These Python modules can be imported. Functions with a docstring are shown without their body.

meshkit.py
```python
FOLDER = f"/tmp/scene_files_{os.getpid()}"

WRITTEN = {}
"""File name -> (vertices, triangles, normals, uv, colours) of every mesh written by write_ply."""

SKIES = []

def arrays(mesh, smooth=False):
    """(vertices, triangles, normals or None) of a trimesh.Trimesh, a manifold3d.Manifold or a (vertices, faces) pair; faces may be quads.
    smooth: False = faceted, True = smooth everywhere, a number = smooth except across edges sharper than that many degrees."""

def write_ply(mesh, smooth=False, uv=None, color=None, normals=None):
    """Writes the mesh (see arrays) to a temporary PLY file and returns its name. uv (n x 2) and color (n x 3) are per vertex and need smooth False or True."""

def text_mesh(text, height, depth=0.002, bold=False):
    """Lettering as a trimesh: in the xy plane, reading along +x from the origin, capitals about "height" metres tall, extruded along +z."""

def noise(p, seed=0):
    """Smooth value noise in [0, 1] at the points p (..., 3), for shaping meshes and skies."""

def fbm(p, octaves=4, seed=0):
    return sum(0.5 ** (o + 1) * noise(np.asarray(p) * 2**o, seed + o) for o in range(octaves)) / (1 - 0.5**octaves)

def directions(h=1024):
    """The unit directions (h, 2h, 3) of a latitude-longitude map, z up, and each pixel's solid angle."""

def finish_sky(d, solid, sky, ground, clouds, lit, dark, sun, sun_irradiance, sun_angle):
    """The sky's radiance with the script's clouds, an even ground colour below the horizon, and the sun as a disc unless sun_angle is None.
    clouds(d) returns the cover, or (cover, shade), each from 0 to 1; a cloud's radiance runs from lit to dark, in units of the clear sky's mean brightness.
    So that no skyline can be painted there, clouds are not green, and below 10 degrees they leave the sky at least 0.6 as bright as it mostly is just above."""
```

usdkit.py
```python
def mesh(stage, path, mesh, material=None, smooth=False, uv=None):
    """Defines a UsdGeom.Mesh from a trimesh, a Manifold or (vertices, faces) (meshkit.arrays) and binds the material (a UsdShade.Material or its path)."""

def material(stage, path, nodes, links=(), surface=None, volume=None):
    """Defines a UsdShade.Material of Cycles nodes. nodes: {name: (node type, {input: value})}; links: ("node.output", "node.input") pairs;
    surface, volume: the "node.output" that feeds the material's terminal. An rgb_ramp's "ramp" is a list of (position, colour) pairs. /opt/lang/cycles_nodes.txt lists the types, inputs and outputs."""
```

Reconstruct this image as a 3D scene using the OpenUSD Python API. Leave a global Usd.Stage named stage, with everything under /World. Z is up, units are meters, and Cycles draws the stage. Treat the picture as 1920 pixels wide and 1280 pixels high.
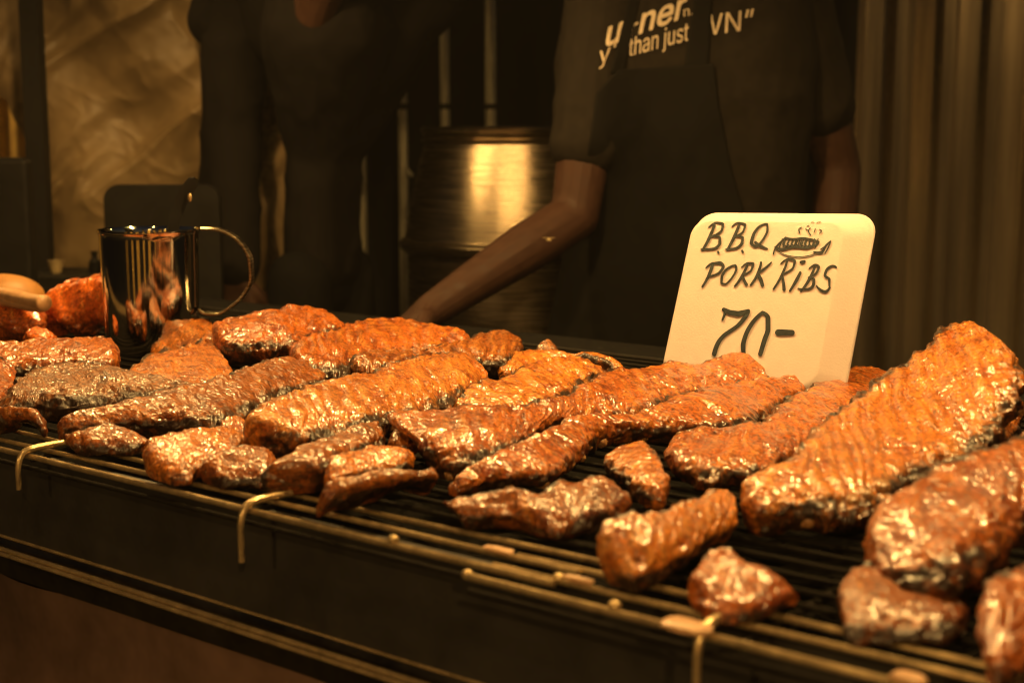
import math, numpy as np, trimesh, usdkit, meshkit
import manifold3d as m3
from scipy.interpolate import PchipInterpolator
from scipy.ndimage import gaussian_filter, distance_transform_edt
from pxr import Usd, UsdGeom, UsdLux, UsdShade, Gf, Sdf

stage = Usd.Stage.CreateInMemory()
UsdGeom.Xform.Define(stage, '/World'); UsdGeom.Scope.Define(stage, '/World/Looks')
RNG = np.random.default_rng(7)

# ------------------------------------------------------------------ camera, sky, lamps
F = 50 / 36 * 1920; PITCH = math.radians(8.2); EYE = np.array([0, 0, 1.18])
EXPOSURE, FSTOP, FOCUS = 0.0, 5.6, 1.45
SKY = 0.06; SUN_ELEV = -0.03
LAMPS = [(-0.60, 2.10, 1.66), (0.00, 1.70, 1.62), (0.47, 1.24, 1.66)]
LAMP_I = [850, 830, 880]
LAMP_COL = (1.0, 0.56, 0.175)
BACK_LAMPS = [((-0.70, 2.86, 1.72), 85), ((-1.75, 3.32, 1.72), 330), ((1.62, 2.95, 1.78), 260)]  # unseen bulbs added to brighten the tarpaulin, left gap and right wall
FRONT_LAMP = ((-0.45, 0.55, 2.15), 230)  # unseen bulb added to light the ledge and sign from the front
HAZE = 0.003

cam = UsdGeom.Camera.Define(stage, '/World/camera')
cam.CreateHorizontalApertureAttr(36.0); cam.CreateVerticalApertureAttr(24.0); cam.CreateFocalLengthAttr(50.0)
cam.CreateFStopAttr(FSTOP); cam.CreateFocusDistanceAttr(FOCUS); cam.CreateExposureAttr(EXPOSURE)
cam.CreateClippingRangeAttr((0.05, 1000.0))
cam.AddTranslateOp().Set(Gf.Vec3d(*EYE)); cam.AddRotateXOp().Set(90 - math.degrees(PITCH))

usdkit.material(stage, '/World/Looks/night_sky', {'s': ('sky_texture', {'sky_type': 'single_scattering', 'sun_disc': False, 'sun_elevation': SUN_ELEV, 'sun_rotation': 2.4}),
    'b': ('background_shader', {'strength': SKY})}, [('s.color', 'b.color')], surface='b.background')
dome = UsdLux.DomeLight.Define(stage, '/World/sky')
UsdShade.MaterialBindingAPI.Apply(dome.GetPrim()).Bind(UsdShade.Material.Get(stage, '/World/Looks/night_sky'))
for k, v in (('label', 'dark night sky above the market stall'), ('category', 'sky'), ('kind', 'structure')): dome.GetPrim().SetCustomDataByKey(k, v)

def ray(px, py):
    x, u = (px - 960) / F, (640 - py) / F
    return np.array([x, math.cos(PITCH) + u * math.sin(PITCH), -math.sin(PITCH) + u * math.cos(PITCH)])
def atz(px, py, z): r = ray(px, py); return EYE + r * ((z - EYE[2]) / r[2])
def aty(px, py, y): r = ray(px, py); return EYE + r * (y / r[1])

# ------------------------------------------------------------------ helpers
LOC, USED = {}, {}
def numbered(path):
    n = USED.get(path, 0); USED[path] = n + 1
    return path if n == 0 else f'{path}_{n:03d}'
def tag(p, label=None, cat=None, group=None, kind=None):
    p = p.GetPrim() if hasattr(p, 'GetPrim') else p
    for k, v in (('label', label), ('category', cat), ('group', group), ('kind', kind)):
        if v: p.SetCustomDataByKey(k, v)
    return p
def thing(name, label, cat, loc, group=None):
    path = numbered('/World/' + name)
    x = UsdGeom.Xform.Define(stage, path); x.AddTranslateOp().Set(Gf.Vec3d(*map(float, loc)))
    LOC[path] = np.array(loc, float)
    return tag(x.GetPrim(), label, cat, group)
def obj(name, mesh, mat, parent=None, smooth=35, uv=None, prim=None):
    """one Mesh; vertices are given in world coordinates"""
    base = str(parent.GetPath()) if parent is not None else '/World'
    path = numbered(base + '/' + name)
    off = LOC.get(base, np.zeros(3))
    v, f, _ = meshkit.arrays(mesh)
    if parent is None:
        loc = np.array([v[:, 0].mean(), v[:, 1].mean(), v[:, 2].min()]); off = loc
    LOC[path] = off
    m = usdkit.mesh(stage, path, (v - off, f), '/World/Looks/' + mat, smooth=smooth, uv=uv)
    if parent is None: UsdGeom.Xformable(m).AddTranslateOp().Set(Gf.Vec3d(*map(float, off)))
    for k, a in (prim or {}).items():
        UsdGeom.PrimvarsAPI(m).CreatePrimvar(k, Sdf.ValueTypeNames.FloatArray, 'vertex').Set([float(q) for q in a])
    return m.GetPrim()
cat_ = trimesh.util.concatenate
def box(x0, x1, y0, y1, z0, z1):
    m = trimesh.creation.box([x1 - x0, y1 - y0, z1 - z0]); m.apply_translation([(x0 + x1) / 2, (y0 + y1) / 2, (z0 + z1) / 2]); return m
def tube(points, r, sides=12, caps=True):
    p = np.asarray(points, float); n = len(p); r = np.broadcast_to(r, n)
    t = np.gradient(p, axis=0); t /= np.linalg.norm(t, axis=1, keepdims=True) + 1e-12
    a = np.cross(t[0], [0, 0, 1.0] if abs(t[0][2]) < .9 else [1.0, 0, 0]); A = []
    for k in range(n):
        a = a - t[k] * (a @ t[k]); a /= np.linalg.norm(a) + 1e-12; A.append(a)
    A = np.array(A); B = np.cross(t, A); th = np.arange(sides) * 2 * np.pi / sides
    v = p[:, None] + r[:, None, None] * (np.cos(th)[None, :, None] * A[:, None] + np.sin(th)[None, :, None] * B[:, None])
    i, j = np.meshgrid(np.arange(n - 1), np.arange(sides), indexing='ij')
    q = np.stack([i * sides + j, i * sides + (j + 1) % sides, (i + 1) * sides + (j + 1) % sides, (i + 1) * sides + j], -1).reshape(-1, 4)
    f = np.vstack([q[:, [0, 1, 2]], q[:, [0, 2, 3]]]); V = v.reshape(-1, 3)
    if caps:
        V = np.vstack([V, p[0], p[-1]]); k = np.arange(sides); c0, c1 = n * sides, n * sides + 1
        f = np.vstack([f, np.stack([(k + 1) % sides, k, np.full(sides, c0)], 1), np.stack([(n - 1) * sides + k, (n - 1) * sides + (k + 1) % sides, np.full(sides, c1)], 1)])
    return trimesh.Trimesh(V, f, process=False)
def lathe(profile, c, n=96):
    p = np.asarray(profile, float); th = np.arange(n) * 2 * np.pi / n
    v = np.stack([p[:, None, 0] * np.cos(th) + c[0], p[:, None, 0] * np.sin(th) + c[1], np.broadcast_to(p[:, None, 1] + c[2], (len(p), n))], -1)
    i, j = np.meshgrid(np.arange(len(p) - 1), np.arange(n), indexing='ij')
    q = np.stack([i * n + j, i * n + (j + 1) % n, (i + 1) * n + (j + 1) % n, (i + 1) * n + j], -1).reshape(-1, 4)
    return trimesh.Trimesh(v.reshape(-1, 3), np.vstack([q[:, [0, 1, 2]], q[:, [0, 2, 3]]]), process=False)
def grid_mesh(P, thick=0.0, normal=None):
    """P (n, m, 3); with a thickness the sheet is closed"""
    n, m = P.shape[:2]; i, j = np.meshgrid(np.arange(n - 1), np.arange(m - 1), indexing='ij')
    q = np.stack([i * m + j, i * m + j + 1, (i + 1) * m + j + 1, (i + 1) * m + j], -1).reshape(-1, 4)
    f = np.vstack([q[:, [0, 1, 2]], q[:, [0, 2, 3]]]); v = P.reshape(-1, 3)
    if thick:
        k = len(v); v = np.vstack([v, v + np.asarray(normal) * thick]); rim = np.concatenate([np.arange(m), np.arange(1, n) * m + m - 1, (n - 1) * m + np.arange(m - 2, -1, -1), np.arange(n - 2, 0, -1) * m])
        a, b = rim, np.roll(rim, -1)
        f = np.vstack([f, f[:, ::-1] + k, np.stack([b, a, a + k], 1), np.stack([b, a + k, b + k], 1)])
    return trimesh.Trimesh(v, f, process=False)
def ball(c, r, sub=2):
    m = trimesh.creation.icosphere(sub, 1.0); m.apply_scale(r); m.apply_translation(c); return m
S51, C51 = math.sin(math.radians(51.6)), math.cos(math.radians(51.6))
DL, DD = np.array([-S51, C51, 0]), np.array([C51, S51, 0])        # along the grill (towards the left), across it (away)
def ld(l, d, z): return DL * l + DD * d + np.array([0, 0, z])

# ------------------------------------------------------------------ materials
LK = '/World/Looks/'
def mat(name, col, rough=.5, metal=0., nscale=30, nvar=.25, bump=0.1, bscale=200, coat=0., spec=.5, stretch=None, extra=None, col2=None):
    col = np.array(col); c2 = np.array(col2) if col2 is not None else col * (1 - nvar)
    nodes = {'tc': ('texture_coordinate', {}), 'mp': ('mapping', {'scale': stretch or (1, 1, 1)}),
        'n': ('noise_texture', {'scale': nscale, 'detail': 5.0, 'roughness': .6}), 'r': ('rgb_ramp', {'ramp': [(.3, tuple(c2)), (.7, tuple(np.minimum(col * (1 + nvar * .4), .95)))]}),
        'nb': ('noise_texture', {'scale': bscale, 'detail': 3.0}), 'b': ('bump', {'strength': bump, 'distance': .002}),
        'nr': ('map_range', {'from_min': .3, 'from_max': .7, 'to_min': max(rough * .75, .02), 'to_max': min(rough * 1.25, 1.)}),
        'p': ('principled_bsdf', {'metallic': metal, 'coat_weight': coat, 'specular_ior_level': spec, **(extra or {})})}
    links = [('tc.object', 'mp.vector'), ('mp.vector', 'n.vector'), ('n.fac', 'r.fac'), ('r.color', 'p.base_color'), ('mp.vector', 'nb.vector'), ('nb.fac', 'b.height'), ('b.normal', 'p.normal'), ('n.fac', 'nr.value'), ('nr.result', 'p.roughness')]
    usdkit.material(stage, LK + name, nodes, links, surface='p.BSDF')
def meat_mat(name, dark, mid, pale, red, char_bias=0., char_gain=1., rough=.40, coat=1., bump=.44, fibre=(75, 20, 1)):
    nodes = {'tc': ('texture_coordinate', {}), 'mp': ('mapping', {'scale': fibre}),
        'n1': ('noise_texture', {'scale': 1.0, 'detail': 4.0, 'roughness': .62, 'distortion': .6}), 'r1': ('rgb_ramp', {'ramp': [(.28, dark), (.47, mid), (.60, mid), (.78, pale)]}),
        'n2': ('noise_texture', {'scale': 38, 'detail': 3.0, 'roughness': .6}), 'm2': ('map_range', {'from_min': .5, 'from_max': .68, 'to_min': 0., 'to_max': .8, 'clamp': True}),
        'x2': ('mix_color', {'b': red}), 'rd': ('attribute', {'attribute': 'rid'}), 'm5': ('map_range', {'from_min': .35, 'from_max': .95, 'to_min': 0., 'to_max': .42, 'clamp': True}), 'x5': ('mix_color', {'b': pale}), 'n4': ('noise_texture', {'scale': 330, 'detail': 2.0}), 'm4': ('map_range', {'from_min': .32, 'from_max': .68, 'to_min': .45, 'to_max': 1.6}), 'x4': ('vector_math', {'math_type': 'scale'}),
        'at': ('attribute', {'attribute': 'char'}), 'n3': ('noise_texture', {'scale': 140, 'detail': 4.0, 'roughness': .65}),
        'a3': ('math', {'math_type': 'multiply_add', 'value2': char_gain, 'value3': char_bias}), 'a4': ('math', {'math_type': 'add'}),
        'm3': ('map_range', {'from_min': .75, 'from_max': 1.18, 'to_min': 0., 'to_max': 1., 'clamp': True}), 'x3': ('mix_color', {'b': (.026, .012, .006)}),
        'b1': ('noise_texture', {'scale': 185, 'detail': .9, 'roughness': .45}), 'b2': ('noise_texture', {'scale': 1.0, 'detail': 1.0}), 'mpb': ('mapping', {'scale': (300, 120, 1)}),
        'bs': ('math', {'math_type': 'multiply_add', 'value2': .7}), 'bp': ('bump', {'strength': bump, 'distance': .0032}),
        'rr': ('map_range', {'from_min': .3, 'from_max': .8, 'to_min': rough * .75, 'to_max': rough * 1.4}),
        'cw': ('map_range', {'from_min': .42, 'from_max': .56, 'to_min': coat * .15, 'to_max': coat, 'clamp': True}),
        'ci': ('math', {'math_type': 'multiply_add', 'value2': -.75, 'value3': 1.0}), 'cx': ('math', {'math_type': 'multiply'}),
        'p': ('principled_bsdf', {'coat_roughness': .17, 'specular_ior_level': .4, 'coat_ior': 1.58, 'subsurface_weight': 0.})}
    links = [('tc.UV', 'mp.vector'), ('mp.vector', 'n1.vector'), ('n1.fac', 'r1.fac'), ('tc.object', 'n2.vector'), ('n2.fac', 'm2.value'), ('m2.result', 'x2.fac'), ('r1.color', 'x2.a'),
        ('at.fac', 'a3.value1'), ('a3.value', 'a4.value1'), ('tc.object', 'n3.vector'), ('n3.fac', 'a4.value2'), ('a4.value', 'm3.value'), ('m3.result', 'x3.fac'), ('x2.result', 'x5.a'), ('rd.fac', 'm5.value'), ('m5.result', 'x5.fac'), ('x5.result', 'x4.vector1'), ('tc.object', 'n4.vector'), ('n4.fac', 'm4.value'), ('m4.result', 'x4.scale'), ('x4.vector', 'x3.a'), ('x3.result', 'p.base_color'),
        ('tc.object', 'b1.vector'), ('tc.UV', 'mpb.vector'), ('mpb.vector', 'b2.vector'), ('b2.fac', 'bs.value1'), ('b1.fac', 'bs.value3'), ('bs.value', 'bp.height'), ('bp.normal', 'p.normal'), ('bp.normal', 'p.coat_normal'),
        ('n3.fac', 'rr.value'), ('rr.result', 'p.roughness'), ('n2.fac', 'cw.value'), ('cw.result', 'cx.value1'), ('m3.result', 'ci.value1'), ('ci.value', 'cx.value2'), ('cx.value', 'p.coat_weight')]
    usdkit.material(stage, LK + name, nodes, links, surface='p.BSDF')
meat_mat('rib_glazed', (.080, .014, .002), (.33, .082, .008), (.54, .21, .036), (.17, .024, .003))
meat_mat('rib_pale', (.17, .036, .004), (.44, .135, .014), (.66, .31, .075), (.28, .055, .006))
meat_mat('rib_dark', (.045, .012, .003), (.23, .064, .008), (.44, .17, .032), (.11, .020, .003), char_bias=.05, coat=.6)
meat_mat('rib_crust', (.034, .012, .004), (.19, .062, .011), (.38, .155, .036), (.07, .018, .004), char_bias=.05, bump=.6, rough=.5, coat=.6)
meat_mat('knuckle_skin', (.28, .044, .004), (.52, .115, .011), (.70, .30, .07), (.42, .060, .005), bump=.2, char_gain=.6)
mat('bone', (.62, .36, .18), .4, coat=.3, nscale=80)
mat('bone_brown', (.40, .20, .075), .4, coat=.4, nscale=300, nvar=.7, bump=.3)
mat('bread', (.42, .20, .055), .55, nscale=30, bump=.1)
mat('black_steel', (.030, .028, .026), .42, spec=.35, nscale=14, nvar=.4)
mat('shaded_rod_steel', (.016, .014, .012), .85, metal=0., spec=.06, nscale=90, nvar=.5, bump=.25, bscale=500)  # near-black rods: the shade between the meat is put into the colour
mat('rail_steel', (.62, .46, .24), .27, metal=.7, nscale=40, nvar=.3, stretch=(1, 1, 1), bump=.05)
mat('panel_steel', (.24, .145, .105), .34, metal=.5, nscale=6, nvar=.55, bump=.04)
mat('lip_steel', (.10, .085, .065), .35, metal=1., nscale=14, nvar=.4)
mat('polished_steel', (.66, .63, .58), .065, metal=1., nscale=25, nvar=.06, bump=.015, bscale=60)
mat('brushed_steel', (.31, .255, .18), .27, metal=1., nscale=10, nvar=.2, bump=.16, bscale=70, stretch=(1, 1, 34))
mat('sheet_metal', (.42, .34, .22), .28, metal=.6, nscale=9, nvar=.5, bump=.06, stretch=(1.6, 1, .07))  # upright tone streaks stand in for lamp reflections on the ribs
mat('amber_cloth', (.62, .42, .12), .8)
mat('dark_gap_black', (.010, .010, .010), .9, spec=.1)
mat('pole_steel', (.42, .40, .30), .42, metal=.6, nscale=14, nvar=.5, stretch=(1, 1, .3))
mat('foam', (.64, .555, .54), .55, nscale=60, nvar=.03, bump=.12, bscale=420)
mat('marker_ink', (.018, .028, .034), .5, nscale=300, nvar=.5)
mat('black_plastic', (.010, .0095, .009), .55, nscale=20, spec=.12)
mat('tarpaulin', (.20, .14, .066), .55, nscale=5, nvar=.28, bump=.25, bscale=60)
mat('shirt_brown', (.017, .0145, .012), .9, nscale=60, nvar=.3, bump=.2, bscale=700, spec=.05)
mat('cloth_black', (.010, .009, .009), .85, nscale=50, nvar=.3, bump=.2, bscale=700, spec=.05)
mat('apron_black', (.008, .0078, .0075), .8, nscale=40, nvar=.3, bump=.15, bscale=900, spec=.05)
mat('trousers_dark', (.007, .007, .0075), .9, nscale=40, spec=.04)
mat('print_white', (.55, .47, .36), .7, nscale=300, nvar=.25)
mat('skin', (.043, .021, .014), .6, spec=.15, nscale=60, nvar=.2, bump=.1, bscale=500)
mat('hair', (.012, .010, .009), .5, nscale=90)
mat('eye_white', (.7, .68, .64), .3); mat('iris', (.03, .02, .012), .2); mat('lip', (.25, .09, .07), .5)
mat('asphalt', (.05, .048, .045), .85, nscale=8, nvar=.4, bump=.4, bscale=120)
mat('charcoal', (.012, .0115, .011), .95, spec=.04, nscale=60, nvar=.5, bump=.8, bscale=150)
mat('shade_enamel', (.05, .09, .06), .35, nscale=10)
mat('shade_white', (.80, .78, .72), .5, nscale=10)
mat('post_dark', (.012, .011, .010), .7, spec=.15, nscale=10)
mat('ceramic', (.30, .23, .12), .35)
mat('wood', (.16, .085, .035), .6, nscale=12, stretch=(1, 8, 1))
usdkit.material(stage, LK + 'bulb_glow', {'e': ('emission', {'color': LAMP_COL, 'strength': 60.})}, [], surface='e.emission')

# ------------------------------------------------------------------ ground and the stall's lamps
gs = np.linspace(-1, 1, 41); gx, gy = np.meshgrid(np.sign(gs) * np.abs(gs) ** 2 * 60, np.sign(gs) * np.abs(gs) ** 2 * 60, indexing='ij')
tag(obj('ground', grid_mesh(np.stack([gx, gy, 0 * gx], -1)[:, ::-1]), 'asphalt'), 'dark asphalt ground of the market lane under the stall', 'ground', kind='structure')

def lamp(p, inten, label):
    p = np.array(p, float); t = thing('pendant_lamp', label, 'lamp', p, 'bare bulbs hanging over the stall')
    obj('cord', tube([p + [0, 0, .16], p + [0, 0, .55], p + [.003, 0, 1.0]], .004, 8), 'black_plastic', t)
    obj('socket', lathe([(.0, .165), (.02, .165), (.022, .10), (.018, .085), (0, .085)], p, 24), 'black_plastic', t)
    obj('cutoff_shade', lathe([(.022, .13), (.05, .125), (.11, .085), (.155, .025), (.157, .02), (.153, .02), (.108, .08), (.05, .12), (.022, .125)], p, 48), 'shade_enamel', t)  # unseen shade, shaped deep to keep lamplight off the background
    s = UsdLux.SphereLight.Define(stage, str(t.GetPath()) + '/bulb')
    s.CreateRadiusAttr(.032); s.CreateIntensityAttr(inten); s.CreateColorAttr(Gf.Vec3f(*LAMP_COL)); s.AddTranslateOp().Set(Gf.Vec3d(0, 0, .072))
    return t
for p, i, lb in zip(LAMPS, LAMP_I, ('hanging bulb above the mug end of the grill', 'hanging bulb above the middle of the grill', 'hanging bulb above the big rib rack at the right')): lamp(p, i, lb)
for (p, i), lb in zip(BACK_LAMPS, ('added unseen bulb in front of the crumpled tarpaulin', 'added unseen bulb behind the left edge of the tarpaulin', 'added unseen bulb before the metal wall at the right')): lamp(p, i, lb)
lamp(*FRONT_LAMP, 'hanging bulb over the customer side of the counter')

for k, (x, w_, y_) in enumerate(((-3.3, .55, -1.7), (-2.3, .35, -2.1), (-1.35, .5, -2.3), (-.35, .3, -2.4), (.6, .45, -2.4), (1.7, .4, -2.2))):  # unseen banners added to give the mug amber reflections
    t = thing('added_banner', ('%s added amber cloth banner across the lane for mug reflections' % ('leftmost', 'second', 'third', 'fourth', 'fifth', 'rightmost')[k]), 'banner', (x, y_, 0), 'added cloth banners across the lane')
    xs_, zs_ = np.meshgrid(np.linspace(x - w_ / 2, x + w_ / 2, 40), np.linspace(2.3, .25, 30), indexing='ij')
    obj('cloth', grid_mesh(np.stack([xs_, y_ + .02 * np.sin(xs_ * 40), zs_], -1)[::-1], .002, (0, -1, 0)), 'amber_cloth', t, smooth=True)
    obj('banner_rod', tube([(x - w_ / 2 - .03, y_, 2.31), (x + w_ / 2 + .03, y_, 2.31)], .01), 'post_dark', t)
    for q in (-1, 1): obj('stand_pole', tube([(x + q * (w_ / 2 + .02), y_, 0), (x + q * (w_ / 2 + .02), y_, 2.33)], .012), 'post_dark', t)
lamp((-2.0, -1.35, 1.95), 2600, 'added unseen bulb before the left banners across the lane'); lamp((.3, -1.55, 1.95), 2600, 'added unseen bulb before the right banners across the lane')  # unseen bulbs added to light the banners

# ------------------------------------------------------------------ back wall: corrugated metal sheets
wall = thing('metal_wall', 'tall corrugated sheet metal wall at the back of the stall', 'wall', (0, 3.75, 0))
def corrugated(x0, x1, y, z0, z1, pitch=.112, depth=.028, seed=0):
    rg = np.random.default_rng(seed); xs, ys, x = [], [], x0
    prof = [(0, 0), (.40, 0), (.47, .35), (.54, 1), (.78, 1), (.85, .65), (.92, 0)]
    while x < x1:
        w = pitch * rg.uniform(.9, 1.1)
        for a, b in prof: xs.append(x + a * w); ys.append(y - b * depth + .004 * rg.uniform(-1, 1))
        x += w
    xs, ys = np.minimum(np.array(xs), x1), np.array(ys); zs = np.linspace(z0, z1, 24)
    X = np.broadcast_to(xs[:, None], (len(xs), 24)); Z = np.broadcast_to(zs[None], X.shape)
    Y = ys[:, None] + .012 * (meshkit.noise(np.stack([X * 2.2, Z * 1.6, 0 * X + seed], -1)) - .5)
    return grid_mesh(np.stack([X, Y, Z], -1), .0015, (0, 1, 0))
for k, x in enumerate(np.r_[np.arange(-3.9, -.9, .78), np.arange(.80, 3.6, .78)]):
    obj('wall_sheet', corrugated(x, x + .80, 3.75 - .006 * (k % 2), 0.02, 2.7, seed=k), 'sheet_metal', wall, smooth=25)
for z in (.35, 1.3, 2.3): obj('wall_rail', box(-3.4, 3.4, 3.775, 3.815, z, z + .05), 'post_dark', wall)

bc = thing('dark_gap_cloth', 'added black cloth standing in for the unlit gap behind the roasting drum', 'curtain', (0, 3.6, 0))  # black sheet added where the back is only unlit darkness
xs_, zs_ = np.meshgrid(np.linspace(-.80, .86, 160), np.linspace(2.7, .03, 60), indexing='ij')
obj('cloth', grid_mesh(np.stack([xs_, 3.62 + .022 * np.sin(xs_ * 34 + 2 * np.sin(xs_ * 9)) + .03 * (meshkit.noise(np.stack([xs_ * 4, zs_, 0 * xs_], -1)) - .5), zs_], -1), .002, (0, 1, 0)), 'dark_gap_black', bc, smooth=True)
obj('gap_cloth_rail', tube([(-.85, 3.62, 2.71), (.9, 3.62, 2.71)], .012), 'post_dark', bc)
for pxx, rr_, lb in ((533, .008, 'thin steel pole at the left beside the person in the black jacket'), (678, .012, 'dim steel pole second from the left of the back poles'), (756, .012, 'bright steel pole left of the roasting drum with a small stub on it'), (835, .012, 'steel pole rising behind the left part of the drum lid'), (920, .014, 'thicker pale steel pole rising behind the middle of the drum lid')):
    c = aty(pxx, 300, 3.42); t = thing('steel_pole', lb, 'pole', [c[0], c[1], 0], 'thin steel poles before the black curtain')
    obj('tube', tube([(c[0], c[1], .01), (c[0], c[1], 2.6)], rr_, 20), 'pole_steel', t, smooth=True); zc = aty(pxx, 200, 3.42)[2]
    obj('collar', tube([(c[0], c[1], zc - .006), (c[0], c[1], zc + .006)], rr_ + .0025, 20), 'post_dark', t); obj('base', lathe([(0, 0), (.05, 0), (.05, .008), (.02, .014), (0, .014)], (c[0], c[1], 0), 24), 'post_dark', t)
    if pxx == 756: obj('stub', tube([aty(760, 315, 3.415), aty(774, 330, 3.40)], .005, 10), 'pole_steel', t)

yc = thing('lit_wall_cloth', 'added amber cloth standing in for the lit metal wall at the far left', 'cloth', (-1.6, 3.6, 0))  # amber sheet added in place of the lamplit metal wall
xs_, zs_ = np.meshgrid(np.linspace(-2.6, -1.0, 160), np.linspace(2.5, .1, 60), indexing='ij')
obj('cloth', grid_mesh(np.stack([xs_, 3.62 + .03 * np.sin(xs_ * 60 + 3 * np.sin(xs_ * 11)) , zs_], -1), .002, (0, 1, 0)), 'amber_cloth', yc, smooth=True)
obj('rod', tube([(-2.65, 3.62, 2.51), (-.95, 3.62, 2.51)], .01), 'post_dark', yc)

# ------------------------------------------------------------------ tarpaulin hung at the left
n, m = 150, 190
u, v = np.meshgrid(np.linspace(0, 1, n), np.linspace(0, 1, m), indexing='ij')      # u left to right, v top to bottom
ypx = -420 + v * 985
left = np.interp(ypx, [-420, 150, 190, 292, 600], [-120, -40, 20, 60, 62]); right = 560 + 10 * np.sin(v * 5)
px = left + (right - left) * u
P = np.array([[aty(a, b, 3.12) for a, b in zip(r1, r2)] for r1, r2 in zip(px, ypx)])
fold = meshkit.fbm(np.stack([P[..., 0] * 4.5 + P[..., 2] * 2.6, P[..., 2] * 1.2 - P[..., 0] * .8, 0 * u], -1), 3, 3)
fold2 = 1 - np.abs(2 * meshkit.fbm(np.stack([P[..., 0] * 6 - P[..., 2] * 6, P[..., 2] * 5 + P[..., 0] * 3, 0 * u + 4], -1), 3, 9) - 1)
swag = np.sin((P[..., 0] * .9 + (P[..., 2] - 1.0) * .55) * 17) * .022
da = P[..., 0] * .62 + P[..., 2] * .78; db = P[..., 0] * .78 - P[..., 2] * .62                 # along and across the pull of the cloth
wv = .25 * meshkit.fbm(np.stack([P[..., 0] * 3, P[..., 2] * 3, 0 * u + 2], -1), 2, 6)
cr = 1 - np.abs(2 * meshkit.fbm(np.stack([da * 1.0, (db + wv) * 9, 0 * u + 7], -1), 3, 12) - 1)
cr2 = 1 - np.abs(2 * meshkit.fbm(np.stack([da * 8, db * 6, 0 * u + 1], -1), 4, 19) - 1)
P[..., 1] += .055 * (fold - .5) - .034 * cr ** 3 - .008 * cr2 ** 4 + swag + .10 * (u - .5) ** 2
tp = thing('tarpaulin', 'crumpled beige tarpaulin sheet hanging behind the mug at the left', 'tarpaulin', aty(250, 500, 3.1) * [1, 1, 0])
obj('sheet', grid_mesh(P, .002, (0, 1, 0)), 'tarpaulin', tp, smooth=True)
obj('hanging_pole', tube([P[0, 0] + [-.3, 0, .01], P[-1, 0] + [.2, 0, .01]], .016), 'post_dark', tp)
po = thing('tent_post', 'dark square tent post in front of the tarpaulin left edge', 'post', aty(76, 500, 2.95) * [1, 1, 0])
c = aty(76, 400, 2.95); obj('post', box(c[0] - .019, c[0] + .019, c[1] - .019, c[1] + .019, .02, 2.4), 'post_dark', po); obj('foot_plate', box(c[0] - .06, c[0] + .06, c[1] - .06, c[1] + .06, 0, .02), 'post_dark', po)
obj('post_cap', box(c[0] - .023, c[0] + .023, c[1] - .023, c[1] + .023, 2.4, 2.415), 'post_dark', po)

# black loudspeaker-like box at the far left, chair behind the mug
def rbox(x0, x1, y0, y1, z0, z1, r=.01):
    s = [m3.Manifold.sphere(r, 12).translate((x, y, z)) for x in (x0 + r, x1 - r) for y in (y0 + r, y1 - r) for z in (z0 + r, z1 - r)]
    return m3.Manifold.batch_hull(s)
a, b = aty(-70, 300, 2.6), aty(48, 300, 2.6)
bx = thing('black_box', 'tall narrow black box at the left edge before the lit wall', 'box', (a[0] / 2 + b[0] / 2, 2.62, 0))
obj('case', rbox(a[0], b[0], 2.6, 2.645, .04, b[2], .008), 'black_plastic', bx)
for i in (0, 1):
    for j in (0, 1): obj('foot', lathe([(0, 0), (.018, 0), (.02, .045), (0, .045)], (a[0] + .04 + i * (b[0] - a[0] - .08), 2.605 + j * .035, 0), 16), 'black_plastic', bx)
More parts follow.
